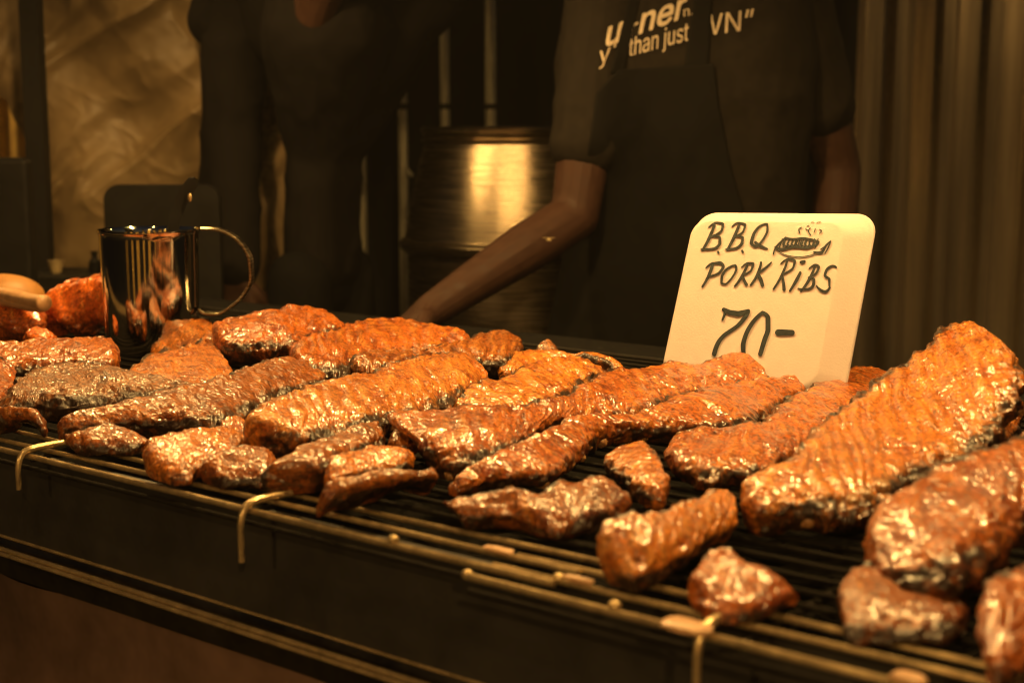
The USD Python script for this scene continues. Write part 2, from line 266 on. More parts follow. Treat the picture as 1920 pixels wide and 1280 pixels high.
obj('top_trim', rbox(a[0] + .01, b[0] - .01, 2.606, 2.639, b[2] - .002, b[2] + .004, .002), 'black_plastic', bx)
a, b = aty(196, 346, 2.72), aty(412, 346, 2.72)
ch = thing('chair', 'black plastic chair with rounded back behind the steel mug', 'chair', ((a[0] + b[0]) / 2, 2.72, 0))
cx, w = (a[0] + b[0]) / 2, (b[0] - a[0]) / 2
from shapely.geometry import Polygon, LineString, Point, MultiPoint
from shapely.ops import unary_union
bk = Polygon([(-w, .52), (w, .52), (w, a[2]), (-w, a[2])]).buffer(-.03).buffer(.03)
slot = Polygon([(-w * .5, .60), (w * .5, .60), (w * .5, .66), (-w * .5, .66)])
mb = trimesh.creation.extrude_polygon(bk.difference(slot), .022, engine='earcut'); mb.apply_transform(trimesh.transformations.rotation_matrix(math.pi / 2, [1, 0, 0])); mb.apply_translation([cx, 2.73, 0])
obj('backrest', mb, 'black_plastic', ch)
obj('seat', rbox(cx - w, cx + w, 2.73, 3.06, .43, .46, .012), 'black_plastic', ch)
for sx in (-1, 1):
    for y, top in ((2.745, .53), (3.04, .44)): obj('leg', tube([(cx + sx * (w - .02), y, .0), (cx + sx * (w - .025), y, top)], (.013, .017)), 'black_plastic', ch)
# small things standing at the foot of the tarpaulin
def shelf_item(name, cat, label, px, py, y, prof, material):
    c = aty(px, py, y); t = thing(name, label, cat, c); obj('body', lathe(prof, c, 40), material, t); return t, c
bt = thing('back_table', 'low dark table behind the pork knuckles at the left', 'table', aty(110, 515, 2.85) * [1, 1, 0])
tz = aty(110, 512, 2.85)[2]; ax, bx2 = aty(20, 500, 2.85)[0], aty(200, 500, 2.85)[0]
obj('table_top', box(ax, bx2, 2.76, 2.98, tz - .03, tz), 'black_plastic', bt)
for x in (ax + .02, bx2 - .02):
    for y in (2.78, 2.96): obj('leg', box(x - .014, x + .014, y - .014, y + .014, 0, tz - .03), 'black_plastic', bt)
def on_table(name, cat, label, px, prof, material, parts=()):
    c = aty(px, 500, 2.86); c[2] = tz; t = thing(name, label, cat, c); obj('body', lathe(prof, c, 40), material, t)
    for nm, pr, mm in parts: obj(nm, lathe(pr, c, 32), mm, t)
on_table('bowl', 'bowl', 'small pale bowl on the dark table beside the tent post', 105, [(0, .003), (.010, 0), (.011, .003), (.014, .015), (.0155, .024), (.0145, .024), (.012, .012), (0, .006)], 'ceramic', [('rim', [(.0145, .0235), (.0165, .0235), (.0165, .0255), (.0145, .0255)], 'ceramic')])
on_table('bottle', 'bottle', 'little dark bottle on the table left of the mug', 178, [(0, 0), (.011, 0), (.012, .003), (.012, .022), (.006, .030), (.0055, .036), (0, .036)], 'black_plastic', [('cap', [(0, .036), (.007, .036), (.007, .044), (0, .044)], 'black_plastic')])

# ------------------------------------------------------------------ steel roasting drum
c = aty(962, 455, 2.95); c[2] = 0; zr, zt = aty(945, 452, 2.95)[2], aty(945, 242, 2.95)[2]
dr = thing('roasting_drum', 'tall stainless steel roasting drum with tapered lid behind the seller\'s arm', 'drum', c)
obj('drum_body', lathe([(0, .02), (.214, .02), (.218, .03), (.218, .3), (.221, .31), (.218, .32), (.218, .6), (.221, .61), (.218, .62), (.218, zr - .022)], c, 128), 'brushed_steel', dr)
obj('ring', lathe([(.218, zr - .022), (.225, zr - .02), (.233, zr - .012), (.235, zr), (.231, zr + .006), (.224, zr + .009)], c, 128), 'brushed_steel', dr)
obj('lid', lathe([(.224, zr + .009), (.223, zr + .012), (.217, zr + .05), (.207, zr + .10), (.193, zr + .16), (.182, zt - .03)], c, 128), 'brushed_steel', dr)
obj('rim', lathe([(.182, zt - .03), (.187, zt - .028), (.188, zt - .022), (.183, zt - .018), (.185, zt - .012), (.189, zt - .008), (.190, zt), (.186, zt + .004), (.179, zt), (.177, zt - .02)], c, 128), 'brushed_steel', dr)
obj('inner_wall', lathe([(.177, zt - .02), (.195, zr), (.21, .7), (0, .69)], c, 64), 'black_steel', dr)

# ------------------------------------------------------------------ grill
ZG = .90
gr = thing('charcoal_grill', 'long black steel charcoal grill box with steel counter edge below the grates', 'grill', ld(1.0, 1.1, 0))
def slab_ld(l0, l1, d0, d1, z0, z1):
    v = np.array([ld(l, d, z) for l in (l0, l1) for d in (d0, d1) for z in (z0, z1)])
    return trimesh.convex.convex_hull(v)
obj('front_wall', slab_ld(-.6, 2.6, .722, .727, .60, .893), 'black_steel', gr)
obj('back_wall', slab_ld(-.6, 2.6, 1.555, 1.56, .60, .893), 'black_steel', gr)
obj('floor_plate', slab_ld(-.6, 2.6, .727, 1.555, .70, .705), 'black_steel', gr)
obj('end_wall', slab_ld(2.6, 2.605, .722, 1.56, .60, .893), 'black_steel', gr); obj('end_wall', slab_ld(-.605, -.6, .722, 1.56, .60, .893), 'black_steel', gr)
lm, dm = np.meshgrid(np.linspace(-.59, 2.59, 240), np.linspace(.73, 1.552, 70), indexing='ij')
hz = .715 + .05 * meshkit.fbm(np.stack([lm * 22, dm * 22, 0 * lm], -1), 3, 5)
obj('charcoal_bed', grid_mesh((DL * lm[..., None] + DD * dm[..., None] + np.stack([0 * hz, 0 * hz, hz], -1))[:, ::-1]), 'charcoal', gr, smooth=20)
ZL = .82
def prof_ld(profile, l0, l1, n=60, wob=.0008):
    p = np.array(profile); L = np.linspace(l0, l1, n)
    wv = wob * (meshkit.noise(np.stack([L * 9, 0 * L, 0 * L], -1)) - .5) * 2
    return grid_mesh(np.array([[ld(l, d + w_, z + w_) for d, z in p] for l, w_ in zip(L, wv)]))
obj('counter_lip', prof_ld([(.7215, .8065), (.7185, .8065), (.7165, .8035), (.714, .802), (.702, .8025), (.699, .8035), (.6965, .8015), (.696, .797), (.697, .790), (.6975, .783)][::-1], -.6, 2.6), 'lip_steel', gr, smooth=50)
for d_, z_, r_ in ((.7205, .8072, .0016), (.7008, .8045, .0024), (.6966, .8020, .0019)): obj('edge_bead', tube([ld(l, d_, z_ + .0006 * math.sin(l * 7)) for l in np.linspace(-.6, 2.6, 60)], r_, 10), 'rail_steel', gr)
pl = [(.698 + .0015 * math.sin(k * 1.7), .783 - k * .05) for k in range(14)]
obj('front_panel', prof_ld(pl[::-1], -.6, 2.6, 120, .004), 'panel_steel', gr, smooth=True)
for l in (-.5, 1.0, 2.5):
    for d in (.76, 1.5): obj('leg', slab_ld(l - .02, l + .02, d - .02, d + .02, 0, .60), 'black_steel', gr)
obj('back_shelf', slab_ld(-.6, 2.6, 1.56, 1.70, .872, .884), 'charcoal', gr)

def grate(label, l0, l1, d0, count, clips, right_end):
    t = thing('grill_grate', label, 'grate', ld((l0 + l1) / 2, d0, ZG), 'wire grates over the charcoal')
    rg = np.random.default_rng(int(l1 * 100))
    for k in range(count):
        d = d0 + .026 * k; L = np.linspace(l0, l1, 40); r = .0025 if k == 0 else .0021
        wob = (meshkit.noise(np.stack([L * 4, 0 * L + k * 3.1, 0 * L], -1)) - .5) * .003
        obj('rod', tube([ld(l, d + w_, ZG + w_ * .5) for l, w_ in zip(L, wob)], r, 10), 'rail_steel' if k < 3 else 'shaded_rod_steel', t)  # front rods take the brighter steel as if lit, the rest the shaded one
    L = np.linspace(l0, l1, 30)
    obj('lower_rail', tube([ld(l, d0 + .001, ZG - .011) for l in L], .0021, 10), 'shaded_rod_steel', t)
    for l in np.arange(l0 + .01, l1, .29): obj('cross_bar', tube([ld(l, d0 + .008, ZG - .0058), ld(l, d0 + .026 * (count - 1), ZG - .0058)], .0028, 8), 'shaded_rod_steel', t)
    for l, dd, drop in clips:
        pts = [ld(l, d0 + dd, ZG + .0052), ld(l, d0 + dd * .5, ZG + .0065), ld(l, d0 + .004, ZG + .0062), ld(l, d0 - .005, ZG + .0045), ld(l, d0 - .0105, ZG - .003), ld(l, d0 - .012, ZG - .012), ld(l, d0 - .012, ZG - drop)]
        cv = PchipInterpolator(np.arange(7), np.array(pts))(np.linspace(0, 6, 50))
        obj('hook', tube(cv, np.interp(np.linspace(0, 6, 50), [0, 2, 3, 6], [.0028, .0033, .0028, .0023]), 12), 'rail_steel', t)
        obj('weld_bead', ball(ld(l, d0 + dd + .001, ZG + .0052), (.0034, .0034, .0032)), 'rail_steel', t)
    for q in right_end: obj('weld_bead', ball(q, (.0042, .0036, .0034)), 'rail_steel', t)
    return t
grate('left wire grate of long steel rods under the mug and most ribs', .520, 2.45, .700, 32, [(.806, .037, .038), (1.10, .05, .028), (1.40, .04, .03)], [ld(.520, .704, ZG + .002), ld(.66, .70, ZG + .003)])
grate('right wire grate of steel rods at the near bottom right corner', -.5, .574, .678, 33, [(.395, .03, .034), (.08, .03, .034)], [ld(.574, .678, ZG), ld(.46, .679, ZG + .003)])

# ------------------------------------------------------------------ meat
TRIS = 0
def unit(v): return np.asarray(v, float) / np.linalg.norm(v)
def meat(label, name, cat, st, thick, material, seed, ribs=.0016, char=0., r=.022, period=.021, group='barbecued rib racks on the grates', crown=.004, lump=1., res=.0017, q=3.8, slant=.5, bones=False):
    global TRIS
    st = np.array(st, float)                                         # rows: left px, py, cm above the grate; right px, py, cm
    L = np.array([atz(a[0], a[1], ZG + a[2] / 100) for a in st]); R = np.array([atz(a[3], a[4], ZG + a[5] / 100) for a in st])
    mid = (L + R) / 2; s = np.r_[0, np.cumsum(np.linalg.norm(np.diff(mid, axis=0), axis=1))]
    n = int(np.clip(s[-1] / res, 60, 340)); S = np.linspace(0, s[-1], n)
    L, R = PchipInterpolator(s, L)(S), PchipInterpolator(s, R)(S)
    L, R = gaussian_filter(L, (n * .012, 0), mode='nearest'), gaussian_filter(R, (n * .012, 0), mode='nearest')
    mid = (L + R) / 2; W = np.linalg.norm(R - L, axis=1); ac = (R - L) / W[:, None]
    tg = np.gradient(mid, axis=0); up = np.cross(ac, tg); up[up[:, 2] < 0] *= -1; up /= np.linalg.norm(up, axis=1, keepdims=True)
    up = gaussian_filter(up, (n * .03, 0), mode='nearest'); up /= np.linalg.norm(up, axis=1, keepdims=True)
    rr = min(r, S[-1] * .45); e0 = np.clip(S / rr, 0, 1); e1 = np.clip((S[-1] - S) / rr, 0, 1)
    e = np.sqrt(np.maximum(1 - (1 - np.minimum(e0, e1)) ** 2.2, 0)) * .985 + .015
    T = np.interp(S, s, thick) if np.ndim(thick) else np.full(n, thick)
    nz = lambda k, fr: meshkit.fbm(np.stack([S * fr, 0 * S + seed * 1.7, 0 * S + k], -1), 3, seed) - .5
    T = T * (1 + .3 * nz(5, 25)); m_ = int(np.clip((2 * W.mean() + 2 * T.mean()) / res, 48, 150)); th = np.arange(m_) * 2 * np.pi / m_
    co, si = np.cos(th), np.sin(th); a = np.sign(co) * np.abs(co) ** (2 / q); b = np.sign(si) * np.abs(si) ** (2 / 3.0)
    A = a[None] * np.where(a[None] > 0, (1 + .42 * nz(1, 55))[:, None], (1 + .42 * nz(2, 55))[:, None]) * e[:, None]
    A = A * 1.19 * (1 - .17 * np.clip(.35 - si, 0, 1))[None]; B = b[None] * (e ** .8)[:, None]
    V = mid[:, None] + ac[:, None] * (W / 2)[:, None, None] * A[..., None] + up[:, None] * ((T / 2)[:, None] * (B - 1) + crown * (1 - a[None] ** 2) * (b[None] > 0) * e[:, None])[..., None]
    i, j = np.meshgrid(np.arange(n - 1), np.arange(m_), indexing='ij')
    qd = np.stack([i * m_ + j, i * m_ + (j + 1) % m_, (i + 1) * m_ + (j + 1) % m_, (i + 1) * m_ + j], -1).reshape(-1, 4)
    F_ = np.vstack([qd[:, [0, 1, 2]], qd[:, [0, 2, 3]]]); c0 = n * m_; k = np.arange(m_)
    F_ = np.vstack([F_, np.stack([(k + 1) % m_, k, np.full(m_, c0)], 1), np.stack([(n - 1) * m_ + k, (n - 1) * m_ + (k + 1) % m_, np.full(m_, c0 + 1)], 1)])
    V = np.vstack([V.reshape(-1, 3), V[0].mean(0), V[-1].mean(0)])
    if trimesh.Trimesh(V, F_, process=False).volume < 0: F_ = F_[:, ::-1]
    _, _, N = meshkit.arrays((V, F_), True)
    ss = np.r_[np.repeat(S, m_), S[0], S[-1]]; aa = np.r_[A.ravel(), 0, 0]; ww = np.r_[np.repeat(W, m_), W[0], W[-1]]; bb = np.r_[B.ravel(), 0, 0]; ee = np.r_[np.repeat(e, m_), 0, 0]
    X = V + seed * 3.3
    fb = lambda fr, o, k: meshkit.fbm(X * fr, o, seed + k) - .5
    top = np.clip(bb * 1.6, 0, 1)
    warp = meshkit.fbm(np.stack([ss * 18, aa * 1.2, 0 * ss + seed], -1), 2, seed + 3)
    ph = ss / period + warp * 2.6 + slant * aa; rid = (.5 + .5 * np.cos(2 * np.pi * ph)) ** .7 * (.25 + 1.1 * meshkit.fbm(np.stack([ss * 30, aa * 1.6, 0 * ss + seed], -1), 2, seed + 31))
    fib = meshkit.fbm(np.stack([ss * 230 + slant * aa * 12, aa * ww * 45, 0 * ss + seed * 2.], -1), 3, seed + 8) - .5
    hole = np.clip(meshkit.fbm(X * 65, 2, seed + 21) - .66, 0, 1)
    D = lump * (.008 * fb(22, 2, 1) + .0052 * fb(60, 2, 2) + .0017 * fb(190, 2, 4)) + ribs * .75 * (rid - .4) * top * (1 - aa ** 4) + .0012 * fib * top - .012 * hole
    D += .0013 * (np.abs(2 * meshkit.fbm(X * 85, 2, seed + 6) - 1) - .3)
    rag = np.clip((np.abs(aa) - .6) / .4, 0, 1) + .6 * (ee < .8)
    D += .006 * rag * fb(130, 2, 11)
    V = V + N * D[:, None]
    V[:, 2] = np.maximum(V[:, 2], ZG + .0025 + .002 * (fb(80, 1, 9) + .5))
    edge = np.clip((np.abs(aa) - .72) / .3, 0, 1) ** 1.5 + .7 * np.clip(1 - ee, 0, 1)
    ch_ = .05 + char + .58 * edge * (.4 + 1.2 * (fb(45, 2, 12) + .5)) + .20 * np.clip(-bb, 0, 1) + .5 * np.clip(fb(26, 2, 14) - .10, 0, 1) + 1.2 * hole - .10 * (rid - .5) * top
    TRIS += len(F_)
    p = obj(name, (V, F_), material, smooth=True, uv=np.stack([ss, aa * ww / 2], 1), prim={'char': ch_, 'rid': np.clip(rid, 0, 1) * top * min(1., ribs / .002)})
    rg = np.random.default_rng(seed)
    for q_ in (np.arange(.05, S[-1] - .03, .027) if bones else []):
        i_ = int(np.searchsorted(S, q_ + rg.uniform(-.004, .004))); base = np.argmin(np.linalg.norm(V[i_ * m_:(i_ + 1) * m_] - (R[i_] - up[i_] * T[i_] * .42), axis=1)) + i_ * m_
        bm = trimesh.creation.icosphere(2); bv = np.sign(bm.vertices) * np.abs(bm.vertices) ** .75 * [.0075, .0050, .0044] * rg.uniform(.8, 1.2) * (1 + .35 * (meshkit.fbm(bm.vertices * 1.8 + seed + q_ * 90, 2, seed) - .5))[:, None]
        y_ = unit(np.cross(up[i_], ac[i_])); obj('bone_end', (V[base] + bv[:, :1] * ac[i_] + bv[:, 1:2] * y_ + bv[:, 2:] * up[i_] + ac[i_] * rg.uniform(-.0065, -.0035), bm.faces), 'bone_brown', p, smooth=True)
    return tag(p, label, cat, group)
def rack(label, st, thick, material, seed, **k):
    return meat(label, 'pork_ribs', 'pork ribs', st, thick, material, seed, **k)
def cut(label, st, thick, material, seed, **k): return meat(label, 'meat_piece', 'grilled meat', st, thick, material, seed, **{'ribs': .0006, 'group': 'loose grilled meat pieces on the grates', 'res': .0014, **k})

rack('biggest orange rib rack propped up high at the right of the price sign', [(1378, 895, 3.5, 1392, 952, 2.6), (1470, 862, 4.5, 1500, 938, 3), (1530, 800, 5, 1600, 932, 3), (1600, 742, 6, 1690, 888, 3.5), (1680, 691, 7.5, 1790, 845, 4.2), (1743, 640, 9.5, 1848, 790, 6), (1790, 604, 11, 1898, 718, 8.4), (1834, 590, 11.8, 1908, 660, 10)], .030, 'rib_pale', 1, bones=True, ribs=.0030, period=.024, r=.018)
rack('near blurred thick rib rack running off the right edge', [(1610, 978, 4, 1633, 1045, 3), (1640, 935, 4.6, 1700, 1064, 3), (1705, 892, 5.6, 1785, 1046, 3.4), (1790, 862, 6.2, 1880, 990, 4), (1880, 830, 6.6, 1990, 925, 4.5), (1975, 790, 7, 2080, 860, 5)], .036, 'rib_glazed', 2, ribs=.0014, r=.02)
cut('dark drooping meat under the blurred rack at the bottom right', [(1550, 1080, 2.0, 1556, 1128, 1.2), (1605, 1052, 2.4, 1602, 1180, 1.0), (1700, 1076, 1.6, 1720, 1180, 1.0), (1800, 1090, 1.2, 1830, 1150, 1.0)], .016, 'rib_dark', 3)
cut('cut off meat chunk in the bottom right corner', [(1812, 1160, 2.4, 1830, 1225, 1.6), (1865, 1085, 3.6, 1870, 1250, 1.6), (1930, 1060, 3.6, 1950, 1240, 1.6), (2010, 1040, 3, 2020, 1200, 1.6)], .026, 'rib_glazed', 4)
cut('small wedge of meat with a pointed right tip on the near rods', [(1283, 1065, 2.4, 1300, 1132, 1.2), (1335, 1022, 3.2, 1360, 1150, 1.1), (1420, 1052, 2.8, 1430, 1142, 1.1), (1480, 1088, 1.8, 1480, 1130, 1.), (1517, 1108, 1.2, 1512, 1120, 1.)], .02, 'rib_glazed', 5)
rack('short blunt rib piece tucked under the near end of the big rack', [(1113, 1003, 3, 1132, 1058, 2), (1150, 973, 3.8, 1190, 1078, 1.6), (1225, 960, 4, 1260, 1056, 1.6), (1310, 928, 3.6, 1335, 1010, 1.6), (1378, 908, 3, 1388, 975, 1.6)], .026, 'rib_pale', 6, r=.016, ribs=.002)
rack('flat rib rack lying along the left side of the biggest rack', [(1236, 826, 2.4, 1242, 862, 1.6), (1300, 799, 3.2, 1320, 882, 1.8), (1415, 788, 3.3, 1450, 862, 2), (1470, 757, 3.3, 1560, 815, 2), (1545, 706, 3.4, 1640, 755, 2), (1630, 684, 3.4, 1700, 708, 2)], .024, 'rib_glazed', 7, ribs=.002)
rack('long narrow rib strip below the slab that touches the price sign', [(838, 905, 1.4, 850, 922, 1), (890, 868, 2.5, 930, 901, 1.2), (950, 838, 3, 1025, 886, 1.5), (1020, 806, 3.2, 1092, 838, 1.8), (1100, 780, 3.2, 1140, 808, 2), (1200, 768, 3.2, 1250, 800, 2), (1270, 738, 3.5, 1380, 790, 2), (1360, 716, 3.5, 1450, 757, 2), (1465, 702, 3.6, 1520, 730, 2.2), (1535, 696, 3.6, 1575, 718, 2.4)], .024, 'rib_glazed', 8, bones=True, ribs=.0018)
rack('long dark glazed rib slab whose far end covers the price number', [(714, 776, 4, 748, 806, 3), (770, 762, 4.5, 800, 840, 2.6), (850, 755, 4.6, 870, 852, 2.6), (950, 757, 4.2, 960, 828, 2.6), (1060, 742, 4, 1070, 782, 2.6), (1115, 705, 4, 1180, 767, 2.6), (1190, 686, 4, 1290, 735, 2.6), (1300, 675, 4.6, 1390, 719, 3), (1388, 645, 5.8, 1460, 702, 3.6)], .034, 'rib_glazed', 9, bones=True, ribs=.0022, r=.014, char=.02)
cut('pale rib bone end poking out under the dark glazed slab', [(722, 815, 2.2, 730, 838, 1.6), (752, 802, 2.6, 762, 838, 1.6), (783, 815, 2.2, 786, 832, 1.6)], .018, 'rib_pale', 10)
rack('pale rib slab just behind the long dark glazed slab', [(832, 752, 2.5, 900, 766, 2), (872, 726, 3, 990, 758, 2), (950, 697, 3.3, 1052, 737, 2.1), (1030, 673, 3.4, 1092, 708, 2.2), (1095, 672, 3.2, 1155, 692, 2.2)], .026, 'rib_pale', 11, bones=True, ribs=.003)
rack('rib slab at the back edge left of the price sign', [(925, 676, 2.6, 950, 696, 2), (1000, 656, 3, 1040, 682, 2), (1085, 664, 3, 1120, 678, 2.2), (1160, 681, 2.8, 1185, 692, 2.2)], .024, 'rib_pale', 12)
cut('small burnt brown lump at the back of the pile', [(998, 652, 3, 1000, 664, 2.4), (1022, 637, 3.8, 1025, 665, 2.4), (1050, 655, 3, 1050, 666, 2.4)], .018, 'rib_crust', 13)
rack('wide pale orange rib rack with a blunt dark near end in the middle', [(456, 786, 4.5, 478, 802, 3.8), (488, 756, 5, 560, 812, 3.5), (560, 720, 5.1, 612, 800, 3.5), (640, 700, 5.1, 702, 778, 3.5), (720, 682, 5.1, 787, 757, 3.2), (800, 661, 5, 862, 729, 3.1), (872, 660, 4.5, 930, 699, 3)], .036, 'rib_pale', 14, bones=True, ribs=.0032, r=.012, period=.026)
rack('rib rack with a peppery black crust at the back centre', [(655, 676, 3.6, 690, 700, 2.6), (705, 650, 4.2, 750, 684, 3), (790, 650, 4.2, 815, 672, 3), (870, 634, 4.2, 890, 672, 3), (930, 618, 4.2, 950, 670, 3), (973, 627, 3.8, 987, 648, 3.2)], .03, 'rib_dark', 15, ribs=.003, char=.06)
rack('highest rib slab at the back beside the mug handle', [(392, 606, 5.2, 400, 642, 4), (440, 590, 6, 480, 642, 4.4), (520, 577, 6.5, 540, 636, 4.8), (570, 573, 6.6, 602, 620, 5), (630, 588, 6, 660, 612, 5)], .032, 'rib_glazed', 16, r=.014, ribs=.0012)
cut('round charred bone end in the middle of the back pile', [(486, 628, 4.2, 490, 652, 3.2), (508, 612, 5, 510, 664, 2.8), (534, 622, 4.4, 536, 655, 3)], .028, 'rib_crust', 17, char=.12)
rack('broad rib slab along the back edge of the pile', [(543, 640, 4.6, 548, 674, 3.6), (590, 612, 5, 620, 690, 3), (660, 598, 5, 690, 660, 3.4), (720, 594, 5, 750, 652, 3.4), (800, 604, 4.8, 820, 646, 3.4), (875, 622, 4.2, 888, 638, 3.4)], .03, 'rib_glazed', 18, bones=True, ribs=.0028, r=.014)
cut('claw shaped meat tip just right of the mug base', [(276, 657, 1.4, 284, 666, 1), (308, 616, 3, 330, 660, 1.6), (355, 598, 4.2, 385, 646, 2.8), (402, 594, 4.6, 415, 645, 3)], .026, 'rib_pale', 19)
rack('speckled brown rib wedge in front of the mug base', [(222, 702, 2.5, 268, 738, 2), (288, 665, 3, 350, 738, 2), (350, 645, 3.3, 432, 720, 2), (386, 630, 3.3, 408, 675, 2.2)], .026, 'rib_pale', 20, ribs=.0008, char=.04)
rack('long dark barbecued strip with an arched near end at the left', [(97, 785, 2.5, 107, 802, 2), (150, 766, 3.1, 175, 797, 2), (215, 750, 3.6, 260, 787, 2.2), (300, 728, 3.6, 372, 785, 2.5), (380, 715, 3.6, 462, 759, 2.5), (450, 688, 3.6, 522, 730, 2.5), (530, 671, 3.4, 592, 714, 2.5), (590, 674, 3, 622, 699, 2.5)], .028, 'rib_dark', 21, ribs=.0012, r=.016, char=.03)
rack('blackened crusty rib slab at the far left above the dark strip', [(18, 738, 3.4, 24, 759, 2.6), (60, 690, 4.1, 90, 744, 2.8), (130, 679, 4.1, 170, 743, 2.8), (220, 688, 4, 252, 737, 2.8), (290, 704, 3.5, 342, 724, 2.8), (355, 712, 3, 385, 724, 2.6)], .030, 'rib_crust', 22, ribs=.0010, char=.02)
cut('browned meat chunk cut by the left edge above the near rods', [(-70, 705, 3, -70, 790, 2), (0, 670, 3.6, -20, 767, 2), (42, 676, 3.4, 22, 750, 2.4)], .03, 'rib_glazed', 23)
rack('orange rib rack with blunt right end left of the mug', [(-90, 645, 4, -95, 690, 2.6), (0, 640, 4.1, -10, 684, 2.6), (100, 633, 4.1, 90, 680, 2.6), (175, 627, 4.1, 165, 676, 2.8), (222, 637, 3.8, 226, 672, 2.8)], .034, 'rib_glazed', 24, r=.014, ribs=.0014)
cut('small dark meat strip on the near rods at the left', [(110, 816, 1.5, 120, 830, 1.2), (155, 808, 2.1, 165, 838, 1.2), (205, 795, 2.4, 225, 836, 1.2), (250, 806, 2, 265, 832, 1.2), (288, 818, 1.4, 288, 829, 1.2)], .016, 'rib_dark', 25, char=.03)
cut('dark square end of meat at the left edge beside the near rods', [(-25, 768, 2.5, -20, 786, 2), (30, 765, 2.9, 35, 784, 2), (80, 770, 2.6, 84, 800, 1.6)], .026, 'rib_dark', 26, r=.012, char=.03)
rack('rounded rib piece with glistening near end at the front left', [(262, 848, 2.3, 267, 872, 1.5), (285, 820, 2.9, 320, 886, 1.5), (340, 806, 3, 375, 864, 1.8), (400, 793, 3, 442, 843, 2), (450, 768, 3, 485, 817, 2)], .024, 'rib_pale', 27, ribs=.001)
cut('smooth brown meat lobe on the near rods at the front left', [(361, 872, 1.8, 368, 887, 1.3), (400, 845, 2.6, 420, 895, 1.3), (460, 832, 2.8, 480, 893, 1.3), (520, 832, 2.4, 524, 872, 1.5)], .02, 'rib_dark', 28, lump=.7)
rack('rib strip with an arched black cut end facing the front rail', [(490, 882, 2.6, 592, 876, 2.6), (532, 850, 3.2, 612, 862, 2.8), (580, 826, 3.2, 652, 842, 2.6), (645, 804, 3.2, 694, 829, 2.5), (710, 788, 3, 726, 815, 2.5)], .028, 'rib_dark', 29, r=.008, ribs=.0012)
cut('tapered orange meat piece below the middle rack', [(598, 877, 2.4, 614, 902, 2), (645, 845, 3, 660, 889, 2), (705, 831, 3, 710, 879, 2), (760, 841, 2.5, 762, 868, 2), (778, 850, 2, 777, 859, 1.8)], .022, 'rib_pale', 30)
rack('upright rib strip standing on the rods in front of the tapered piece', [(597, 922, 2.4, 604, 948, 1.6), (640, 898, 3, 650, 928, 2), (700, 888, 3, 710, 912, 2.2), (775, 880, 3, 780, 902, 2.2), (822, 868, 3, 828, 891, 2.4)], .028, 'rib_dark', 31, r=.012)
cut('knobbly twisted meat piece alone on the front rods in the middle', [(813, 931, 2, 819, 953, 1.3), (865, 925, 2.5, 880, 967, 1.5), (955, 912, 3.1, 960, 967, 1.5), (1010, 922, 2.6, 1040, 996, 1.1), (1060, 898, 3, 1080, 980, 1.3), (1120, 890, 3.1, 1140, 960, 1.5), (1180, 912, 2.4, 1186, 952, 1.5)], .022, 'rib_dark', 32, lump=1.2)
cut('smooth drumstick shaped meat pointing down to the front rail', [(1203, 824, 2.6, 1122, 850, 2.2), (1230, 850, 2.9, 1163, 880, 2.2), (1252, 885, 2.6, 1203, 914, 2), (1259, 914, 2, 1238, 930, 1.8)], .02, 'rib_pale', 33, lump=.7)
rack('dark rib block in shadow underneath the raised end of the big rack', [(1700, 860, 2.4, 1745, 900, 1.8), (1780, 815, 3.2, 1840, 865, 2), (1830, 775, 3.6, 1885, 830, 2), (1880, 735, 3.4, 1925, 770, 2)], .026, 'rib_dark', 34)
meat('red brown pork knuckle leaning against the mug', 'pork_knuckle', 'pork knuckle', [(66, 556, 6, 90, 585, 3.6), (110, 532, 7.6, 122, 606, 2.6), (155, 520, 8.8, 160, 608, 2.4), (205, 504, 10, 206, 575, 6)], .055, 'knuckle_skin', 35, ribs=.0004, r=.02, group='pork knuckles at the left end of the grill', lump=1.1, char=-.05)
meat('pork knuckle with pale split bones at the left edge', 'pork_knuckle', 'pork knuckle', [(-70, 548, 7, -70, 605, 3.4), (0, 552, 6.8, 0, 606, 3.4), (50, 560, 6.4, 50, 614, 3), (90, 566, 5.6, 92, 606, 3.6)], .05, 'knuckle_skin', 36, ribs=.0004, r=.014, group='pork knuckles at the left end of the grill', char=-.05)
cut('little pink meat scrap below the pork knuckles', [(38, 622, 3.4, 40, 634, 2.8), (66, 612, 4, 70, 636, 2.8), (102, 622, 3.6, 102, 633, 2.8)], .022, 'knuckle_skin', 37, char=-.05)
for k, (p0, p1, zz) in enumerate((((-30, 551), (84, 566), .967), ((-30, 560), (80, 572), .962))):
    A0, B0 = atz(*p0, zz), atz(*p1, zz); tt = np.linspace(0, 1, 24)
    pts = A0 + (B0 - A0) * tt[:, None]; pts[:, 2] += .0015 * np.sin(tt * 5 + k)
    tag(obj('rib_bone', tube(pts, (.0098, .0075)[k] + .0016 * np.sin(tt * 4 + k) ** 2, 14), 'bone', smooth=True), ('upper pale bone lying on the left pork knuckle', 'lower pale bone lying on the left pork knuckle')[k], 'bone', 'pale bones on the left pork knuckle')
c = atz(8, 556, .945)
bn = ball((0, 0, 0), (.062, .045, .034), 4); bn.vertices *= (1 + .05 * (meshkit.fbm(bn.vertices * 30, 2, 3) - .5))[:, None]; bn.apply_translation(aty(6, 556, 2.14))
tag(obj('bread_bun', bn, 'bread', smooth=True), 'smooth tan bread bun behind the pork knuckles', 'bread')
